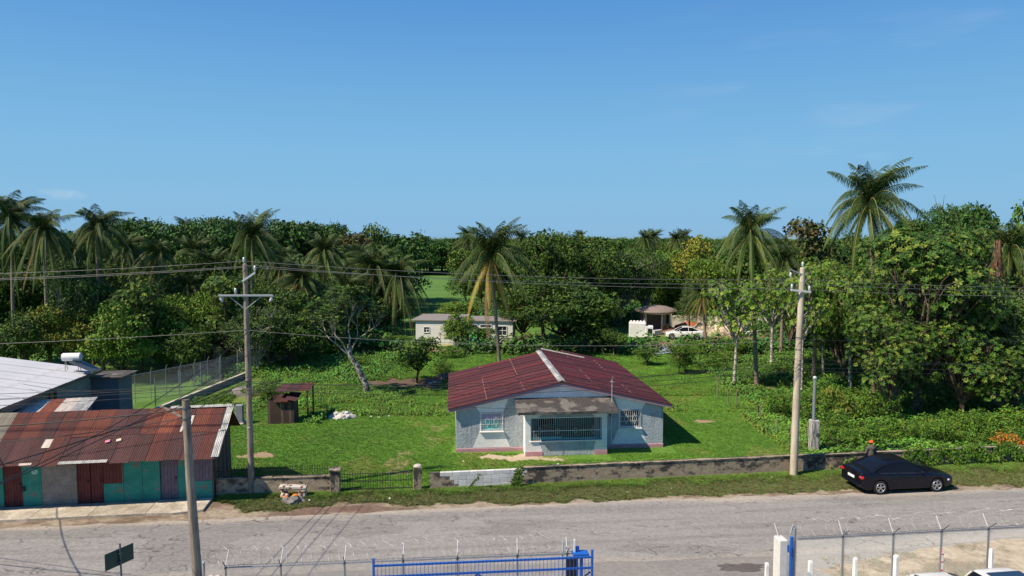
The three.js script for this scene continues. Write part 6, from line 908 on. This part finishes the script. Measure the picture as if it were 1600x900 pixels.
tree('shrub', 0, -14.09, 63.27, 1.00, 1.20, 3.18, 'lush green shrub in the weeds behind the dirt patch', 'shrubs around the small dirt patch', 'shrub');
tree('shrub', 1, -6.02, 68.33, 1.20, 1.40, 5.80, 'lush green shrub in the weeds behind the dirt patch', 'shrubs around the small dirt patch', 'shrub');
tree('shrub', 2, -12.38, 74.26, 1.40, 1.60, 3.71, 'lush green shrub in the weeds behind the dirt patch', 'shrubs around the small dirt patch', 'shrub');
tree('shrub', 0, 15.11, 60.28, 1.30, 1.30, 4.86, 'green shrub at the rough edge right of the bungalow', 'shrubs right of the bungalow', 'shrub');
tree('shrub', 1, 17.76, 61.74, 1.40, 1.40, 2.41, 'green shrub at the rough edge right of the bungalow', 'shrubs right of the bungalow', 'shrub');
tree('shrub', 2, 17.73, 68.33, 1.60, 1.50, 4.69, 'green shrub at the rough edge right of the bungalow', 'shrubs right of the bungalow', 'shrub');
tree('shrub', 0, 19.85, 64.87, 1.30, 1.40, 0.64, 'green shrub at the rough edge right of the bungalow', 'shrubs right of the bungalow', 'shrub');
tree('shrub', 1, 22.42, 58.89, 1.20, 1.30, 1.83, 'green shrub at the rough edge right of the bungalow', 'shrubs right of the bungalow', 'shrub');
tree('shrub', 2, 22.76, 70.20, 1.60, 1.60, 4.23, 'green shrub at the rough edge right of the bungalow', 'shrubs right of the bungalow', 'shrub');
tree('shrub', 0, -20.95, 47.82, 1.00, 1.00, 4.56, 'yellowish green bush by the low yard wall behind the shop', 'bushes under the left thicket', 'shrub');
tree('shrub', 1, -21.64, 46.42, 0.90, 1.10, 2.65, 'yellowish green bush by the low yard wall behind the shop', 'bushes under the left thicket', 'shrub');
tree('shrub', 2, -20.34, 48.74, 1.00, 0.90, 0.55, 'yellowish green bush by the low yard wall behind the shop', 'bushes under the left thicket', 'shrub');
tree('shrub', 0, -18.89, 50.09, 1.10, 1.00, 1.68, 'yellowish green bush by the low yard wall behind the shop', 'bushes under the left thicket', 'shrub');
tree('shrub', 1, -18.29, 51.72, 1.00, 1.10, 1.32, 'yellowish green bush by the low yard wall behind the shop', 'bushes under the left thicket', 'shrub');
// ---------------------------------------------------------------- creepers on the wall, flowering bush, orange bush
{
  const creeper = (label, pts, n, w, tones, seed, size = 0.12) => { const rng = random(seed), f = new Foliage(), t = thing('creeper', label, 'climber', [pts[0][0], 0, -pts[0][2]]); const P = pts.map(([x, y, d]) => V(x - pts[0][0], y, -(d - pts[0][2]))); mesh('stem', tube(P, 0.012, 4), M.bark, t); for (let i = 0; i < n; i++) { const q = rng() * (P.length - 1), k = Math.floor(q), p = P[k].clone().lerp(P[Math.min(k + 1, P.length - 1)], q - k).add(V((rng() - 0.5) * w, (rng() - 0.5) * w, rng() * 0.1)); if (p.y < 0.02) p.y = 0.04; const nn = V((rng() - 0.5), 0.5 * rng(), 1).normalize(), d = V(rng() - 0.5, -rng(), 0.2).normalize(); f.leaf(p, d.addScaledVector(nn, -d.dot(nn)).normalize(), nn, size * (0.7 + 0.6 * rng()), size * 0.7, hue(rng, tones)); } mesh('leaves', f.build(), M.leaf, t); return t; };
  creeper('thin dark creeper slanting across the white blocks', [[-2.1, 0.02, 32.42], [-1.9, 0.3, 32.45], [-1.66, 0.55, 32.47], [-1.5, 0.74, 32.48]], 60, 0.12, GREEN.deep, 1, 0.09);
  creeper('leafy creeper climbing the joint between white blocks and dark wall', [[0.1, 0.02, 32.68], [0.18, 0.3, 32.7], [0.3, 0.6, 32.72], [0.42, 0.9, 32.75]], 420, 0.42, GREEN.mango, 2, 0.1);
  for (const [k, x, n] of [[3, 22.6, 420], [4, 24.2, 520], [5, 26.1, 620], [6, 28.0, 700], [7, 20.9, 260]]) { const d = wallLine(x) - 0.1; creeper(`creeper hanging over the wall right of the sedan, ${['first', 'second', 'third', 'fourth', 'nearest'][k - 3]} one along`, [[x - 0.9, 0.1, d - 0.11], [x - 0.4, 0.7, d - 0.05], [x, 0.95, d + 0.02], [x + 0.5, 0.75, d + 0.03], [x + 0.9, 0.2, d + 0.02]], n, 0.6, GREEN.shrub, k + 10, 0.14); }
  const bush = (x, d, h, r, tones, label, seed) => { const k = makeTree(seed, { h: 1.6, r: 1.3, bole: 0.2, lobes: 8, clumps: 150, per: 11, len: 0.15, wid: 0.09, tones, sprawl: 0.26, trunkR: 0.035 }), t = thing('flowering_shrub', label, 'shrub', [x, 0, -d]); t.scale.set(r / 1.3, h / 1.6, r / 1.3); mesh('stem', k.trunk, k.bark, t); mesh('foliage', k.crown, M.leaf, t); };
  bush(27.2, 37.4, 1.3, 0.9, [[190, 122, 38], [176, 104, 34], [160, 124, 48], [96, 110, 42]], 'orange flowering bush spilling over the wall at right edge', 95);
  bush(20.6, 43.2, 2.4, 1.2, [[118, 122, 44], [98, 118, 40], [80, 112, 36]], 'yellow-tinged bush right of the service pier', 96);
}
// ---------------------------------------------------------------- stakes and wire fences in the rough
{
  const stake = (x, d, h, lean, label, group, w = 0.07) => { const s = thing('fence_stake', label, 'stake', [x, 0, -d], hash(Math.round(x * 10), 3) * 3, group); mesh('shaft', tube([[0, -0.1, 0], [lean * 0.5, h * 0.5, 0.01], [lean, h, 0]], [w * 0.6, w * 0.55, w * 0.42], 6), M.greyWood, s); mesh('cut_top', cyl(w * 0.42, w * 0.3, 0.02, lean, h - 0.005, 0, 6), M.oldWood, s); };
  const g = 'wooden stakes in the lawn right of the bungalow';
  [[15.6, 52.3, 1.5, -0.06], [15.2, 50.9, 1.6, 0.03], [15.5, 49.3, 1.15, -0.05], [15.8, 48.4, 1.2, 0.02], [15.83, 43.7, 1.5, 0.04], [15.85, 40.9, 1.25, -0.08], [16.3, 40.2, 1.2, -0.12], [17.3, 40.0, 1.2, 0.05], [18.2, 38.4, 0.9, -0.1]].forEach(([x, d, h, l], i) => stake(x, d, h, l, `weathered grey wooden stake right of the bungalow, ${['ninth', 'eighth', 'seventh', 'sixth', 'fifth', 'fourth', 'third', 'second', 'first'][i]} from the wall`, g));
  const far = 'stakes of the far wire fence';
  for (let i = 0; i < 17; i++) stake(-10.5 + i * 0.95 + hash(i, 1) * 0.5, 72.3 + i * 0.05 + hash(i, 2) * 0.4, 1.5 + 0.5 * hash(i, 5), (hash(i, 6) - 0.5) * 0.5, 'thin leaning stake of the wire fence before the far grey house', far, 0.06);
  for (let i = 0; i < 16; i++) stake(10.5 + i * 1.3 + hash(i, 11) * 0.5, 72.6 + hash(i, 12) * 1.2, 1.5 + 0.4 * hash(i, 15), (hash(i, 16) - 0.5) * 0.3, 'thin stake of the wire fence along the far track', 'stakes along the far track', 0.07);
  const w1 = solo('fence_wire', join([0.5, 0.95, 1.35].map((y) => bar([-10.5, y, -72.4], [5, y, -73.2], 0.008, 3))), M.wire, 'three strands of fence wire before the far grey house', 'wire'); const w2 = solo('fence_wire', join([0.5, 0.95, 1.35].map((y) => bar([10.5, y, -73], [31, y, -73.3], 0.008, 3))), M.wire, 'three strands of fence wire along the far track', 'wire');
  // wire mesh fences of the left yard
  const yf = thing('yard_fence', 'chain link yard fence with bent-over post tops behind the shop', 'fence', [-28.2, 0, -47.2], 64 * deg), L = 10.2;
  for (let i = 0; i < 9; i++) { const p = mesh('post', tube([[0, 0, 0], [0, 2.1, 0], [0.02, 2.3, 0.06], [-0.1, 2.52, 0.34]], 0.024, 7), M.steel, yf); p.position.x = i * 1.26; } mesh('wire_mesh', linkMesh(0, L, 2.1, 0.05, 0.09, 0.0026), M.steel, yf); mesh('top_rail', bar([0, 2.1, 0], [L, 2.1, 0], 0.02), M.steel, yf);
  const lw = thing('yard_wall', 'low grey block wall with pale coping running back behind the shop', 'wall', [-24.1, 0, -46.4], Math.atan2(25, 2.7)), N = 18; for (let i = 0; i < N; i++) { mesh('block_course', box(1.36, 0.4, 0.18, 0.7 + i * 1.4, 0, 0), M.mudPanel, lw); mesh('coping', box(1.38, 0.07, 0.26, 0.7 + i * 1.4, 0.402, 0, 0.012), M.concrete, lw); if (i % 2 === 0) mesh('post', cyl(0.035, 0.035, 1.9, 0.05 + i * 1.4, 0.6, 0, 7), M.steel, lw); } mesh('wire_mesh', linkMesh(0, N * 1.4, 2.3, 0.62, 0.1, 0.0026), M.steel, lw);
}
// ---------------------------------------------------------------- the far houses and the builder's yard
{
  const h = thing('far_house', 'low pale grey house with flat brown roof edge beyond the lawn', 'house', [-10.65, 0, -76.6], -5 * deg), pl = mapped(tiled(speckle([222, 220, 214], 12, [1, 1, 0.97], 20, 461), 3), 0.95);
  mesh('front_wall', prism(rect(0, 0, 5, 2.75), 0.16, [rect(0.95, 1.5, 1.5, 2.05), rect(3.4, 1.0, 4.4, 2.0)]), pl, h); mesh('side_wall', box(0.16, 2.75, 5.6, 0.08, 0, -2.97), pl, h); mesh('front_wall', prism(rect(5, 0, 10.6, 2.5), 0.16, [rect(5.4, 1.85, 6.6, 2.15), rect(7, 1.85, 8.2, 2.15), rect(9, 1, 9.9, 2.0)]).translate(0, 0, -1.8), pl, h); mesh('side_wall', box(0.16, 2.75, 1.7, 4.92, 0, -1.02), pl, h); mesh('back_wall', box(10.4, 2.6, 0.16, 5.3, 0, -5.9), pl, h); mesh('side_wall', box(0.16, 2.5, 4, 10.5, 0, -3.9), pl, h);
  const win = (x, y, w, hh, z) => { const g = new THREE.Group(); g.name = 'window'; h.add(g); mesh('pane', box(w, hh, 0.02, x, y, z - 0.1), paint([46, 56, 68], 0.2), g); mesh('frame', join([box(0.05, hh, 0.05, x, y, z - 0.06), box(w, 0.05, 0.06, x, y + hh / 2, z - 0.06), box(w + 0.16, 0.07, 0.1, x, y - 0.075, z + 0.02), box(w + 0.1, 0.06, 0.05, x, y + hh + 0.004, z + 0.026), box(0.06, hh, 0.05, x - w / 2 - 0.04, y, z + 0.027), box(0.06, hh, 0.05, x + w / 2 + 0.04, y, z + 0.027)]), M.white, g); };
  win(1.22, 1.5, 0.55, 0.55, 0); win(3.9, 1, 1, 1, 0); win(6, 1.85, 1.2, 0.3, -1.8); win(7.6, 1.85, 1.2, 0.3, -1.8); win(9.45, 1, 0.9, 1, -1.8);
  const rf = paint([126, 120, 116], 0.95); mesh('roof', box(5.7, 0.1, 6.3, 2.35, 2.76, -2.98, 0.02), rf, h); mesh('roof', box(5.9, 0.14, 4.5, 8.15, 2.52, -3.87, 0.02), rf, h); mesh('water_drum', cyl(0.3, 0.3, 0.9, 4.7, 0, 0.5, 14), paint([52, 74, 92], 0.6), h); mesh('plinth', box(5.04, 0.22, 0.06, 2.5, 0, 0.035), paint([206, 192, 150], 0.9), h);
  const p = thing('far_pavilion', 'small pillared pavilion with domed brown roof in the far yard', 'pavilion', [18.2, 0, -87.5], -6 * deg), cr = paint([198, 192, 182], 0.9);
  for (const [x, z] of [[-1.4, 0.9], [0.6, 1.2], [1.7, 0], [-1.4, -1.4], [1.2, -1.5]]) mesh('pillar', cyl(0.13, 0.12, 2.6, x, 0, z, 12), cr, p); mesh('roof', new THREE.LatheGeometry([[2.55, 0], [2.6, 0.12], [2.2, 0.34], [1.3, 0.62], [0.4, 0.74], [0, 0.76]].map(([a, b]) => new THREE.Vector2(a, b)), 22).translate(0, 2.66, 0), paint([126, 112, 104], 0.9), p); mesh('beam_ring', new THREE.TorusGeometry(2.1, 0.14, 6, 24).rotateX(Math.PI / 2).translate(0, 2.58, 0), cr, p); mesh('floor', cyl(2.4, 2.4, 0.25, 0, 0, 0, 20), M.concrete, p); for (let i = 0; i < 9; i++) mesh('baluster', cyl(0.05, 0.05, 0.8, 0.6 + i * 0.14, 0.25, 1.35 - i * 0.12, 6), paint([160, 96, 74], 0.9), p); mesh('hand_rail', beam([0.5, 1.08, 1.42], [1.85, 1.08, 0.25], 0.08, 0.07), cr, p); mesh('back_wall', box(3.4, 2.55, 0.15, -0.2, 0.02, -1.8), paint([120, 112, 104], 0.95), p);
  const t = thing('white_block_shed', 'small bright white block structure beside the far pavilion', 'shed', [15.1, 0, -83.4], -10 * deg); mesh('wall', box(2.0, 1.75, 1.4, 0, 0, 0, 0.05), M.whitePaint, t); mesh('wall', box(0.9, 1.35, 1.3, 1.4, 0, 0.1, 0.05), M.whitePaint, t); for (let i = 0; i < 5; i++) mesh('roof_lump', box(0.26, 0.22, 0.3, -0.75 + i * 0.38, 1.75, 0.2, 0.04), M.whitePaint, t); mesh('opening', box(0.5, 0.8, 0.03, 1.45, 0.3, 0.77), M.dark, t);
  const yw = thing('far_yard_wall', 'long pale cream wall at the back of the far yard', 'wall', [20.8, 0, -91], -4 * deg); for (let i = 0; i < 6; i++) { mesh('panel', box(1.9, 1.7, 0.18, 1 + i * 2, 0, 0), paint([214, 204, 182], 0.95), yw); mesh('pier', box(0.28, 1.9, 0.28, i * 2, 0, 0, 0.02), paint([206, 194, 172], 0.95), yw); }
  const mound = (label, x, d, rx, h, rz, col, seed, stones) => { const g = new THREE.IcosahedronGeometry(1, 4), p = g.attributes.position; for (let i = 0; i < p.count; i++) { const v = V(p.getX(i), p.getY(i), p.getZ(i)), n = 0.72 + 0.55 * fbm(v.x * 2.2 + seed, v.z * 2.2 + v.y, 4, 0, seed); p.setXYZ(i, v.x * rx * n, Math.max(-0.1, v.y * h * n), v.z * rz * n); } g.computeVertexNormals(); const t = thing('earth_mound', label, 'mound', [x, 0, -d]); mesh('heap', g, mapped(tiled(speckle(col, 30, [1, 1, 0.9], 40, seed), 0.2), 1), t); const r = random(seed); for (let i = 0; i < stones; i++) { const a = r() * 6.28, q = Math.sqrt(r()); mesh('stone', new THREE.DodecahedronGeometry(0.1 + 0.16 * r(), 0).scale(1, 0.7, 1), paint(((k) => col.map((c) => c * k))(0.82 + 0.26 * r()), 0.95), t).position.set(Math.cos(a) * q * rx * 0.95, h * 0.85 * (1 - q * q) + 0.03, Math.sin(a) * q * rz * 0.95); } };
  mound('pale heap of limestone rubble behind the white sedan', 25.4, 84.8, 3.2, 2.0, 1.8, [216, 196, 164], 3, 40); mound('orange-brown earth heap below the feathery tree', 22.6, 88.3, 2.3, 1.2, 1.2, [162, 98, 62], 5, 10); mound('dark brown earth heap left of the feathery tree', 19.9, 85.8, 1.5, 0.7, 0.9, [112, 72, 52], 7, 8); mound('low heap of pale rubble at the dark patch on the lawn', -11.3, 45.6, 0.9, 0.34, 0.5, [186, 184, 176], 9, 22); mound('grey rubble beside the low yard wall', -20.2, 52.5, 1.5, 0.6, 0.8, [120, 114, 108], 11, 24); mound('small stone pile on the verge by the broken slab', -9.9, 30.9, 0.5, 0.14, 0.28, [120, 116, 112], 13, 18); mound('grey rock pile on the bare dirt by the small tree', -5.4, 58.6, 1.3, 0.4, 0.6, [112, 96, 84], 15, 26);
  [[21.6, 83.9, 3, 2, 'low stack of pale blocks left of the limestone heap'], [23.2, 86.4, 4, 3, 'tall stack of pale blocks behind the limestone heap'], [28.4, 83.6, 4, 2, 'stack of pale blocks right of the limestone heap'], [17.4, 84.6, 3, 2, 'small stack of pale blocks before the pavilion']].forEach(([x, d, n, rws, label], q) => { const t = thing('block_stack', label, 'block stack', [x, 0, -d], 0.2 * q, 'block stacks in the far yard'), g = box(0.44, 0.2, 0.42, 0, 0, 0, 0.01); for (let r = 0; r < rws + 1; r++) for (let i = 0; i < n; i++) { const m = mesh('block', g, M.whiteBlock[(i + r + q) % 4], t); m.position.set(i * 0.46 + 0.03 * hash(i, r, q), r * 0.205, 0.04 * hash(r, i, q)); } });
  const drum = thing('blue_drum', 'bright blue plastic drum behind the bungalow roof', 'drum', [8.9, 0, -76], 0); mesh('body', new THREE.LatheGeometry([[0, 0], [0.28, 0], [0.3, 0.06], [0.3, 0.3], [0.32, 0.33], [0.3, 0.36], [0.3, 0.6], [0.32, 0.63], [0.3, 0.66], [0.29, 0.9], [0, 0.92]].map(([a, b]) => new THREE.Vector2(a, b)), 16), paint([40, 104, 178], 0.5), drum); mesh('rim', new THREE.TorusGeometry(0.28, 0.02, 6, 16).rotateX(Math.PI / 2).translate(0, 0.92, 0), paint([30, 84, 150], 0.5), drum);
  // tarpaulin-covered stack, logs on the dirt patch
  const tp = thing('tarpaulin_stack', 'pale grey-blue tarpaulin over a low stack by the far track', 'tarpaulin', [15.6, 0, -71], 0.2); { const g = new THREE.PlaneGeometry(4.2, 2, 20, 10).rotateX(-Math.PI / 2), p = g.attributes.position; for (let i = 0; i < p.count; i++) p.setY(i, Math.max(0.02, 0.75 * (1 - Math.abs(p.getX(i)) / 2.2) * (1 - Math.abs(p.getZ(i)) * 0.8) + 0.2 * fbm(p.getX(i) * 2, p.getZ(i) * 2, 3, 0, 471))); g.computeVertexNormals(); mesh('sheet', g, paint([132, 142, 158], 0.7), tp); mesh('stack', box(2.6, 0.35, 0.9, 0, 0, 0, 0.03), M.oldWood, tp); }
  for (const [x, d, a, l, label] of [[-6.3, 56.2, 0.3, 1.1, 'pale split log on the bare dirt, right of the small tree'], [-4.6, 55.6, 1.2, 0.9, 'forked grey dead branch at the edge of the dirt patch']]) { const t = thing('dead_branch', label, 'log', [x, 0.06, -d], a); mesh('bough', tube([[-l / 2, 0.02, 0], [0, 0.12, 0.03], [l / 2, 0.06, 0]], [0.1, 0.09, 0.06], 7), M.paleBark, t); mesh('twig', tube([[0, 0.1, 0], [0.25, 0.35, 0.2], [0.5, 0.4, 0.3]], [0.05, 0.035, 0.015], 5), M.paleBark, t); }
  // scraps of litter
  const gl = 'scraps of white litter'; const places = [[-9.2, 30.9, 0.12], [-12.3, 31.0, 0.1], [-5.6, 31.1, 0.14], [-3.3, 31.0, 0.1], [2.4, 35.9, 0.2], [-2.6, 36.4, 0.12], [10.4, 33.4, 0.12], [7.6, 32.4, 0.1], [-9.4, 45.6, 0.26], [-8.8, 45.4, 0.2], [-8.2, 45.7, 0.22], [-7.6, 45.9, 0.16], [5.4, 31.9, 0.1], [-16.4, 29.6, 0.14], [12.9, 33.9, 0.14]];
  places.forEach(([x, d, s], i) => { const g = new THREE.PlaneGeometry(s * 0.7, s * 0.5, 4, 3).rotateX(-Math.PI / 2), p = g.attributes.position; for (let k = 0; k < p.count; k++) p.setY(k, 0.04 + s * 0.3 * hash(k, i)); g.computeVertexNormals(); const m = solo('litter', g, i % 4 === 3 ? M.paleSteel : M.white, d > 40 ? 'crumpled white scrap of litter on the lawn' : d > 35 ? 'white scrap of litter on the grass before the bungalow' : 'small white scrap of litter along the roadside', 'litter', gl); m.position.set(x, 0.02, -d); m.rotation.y = i; });
}
renderer.render(scene, camera);
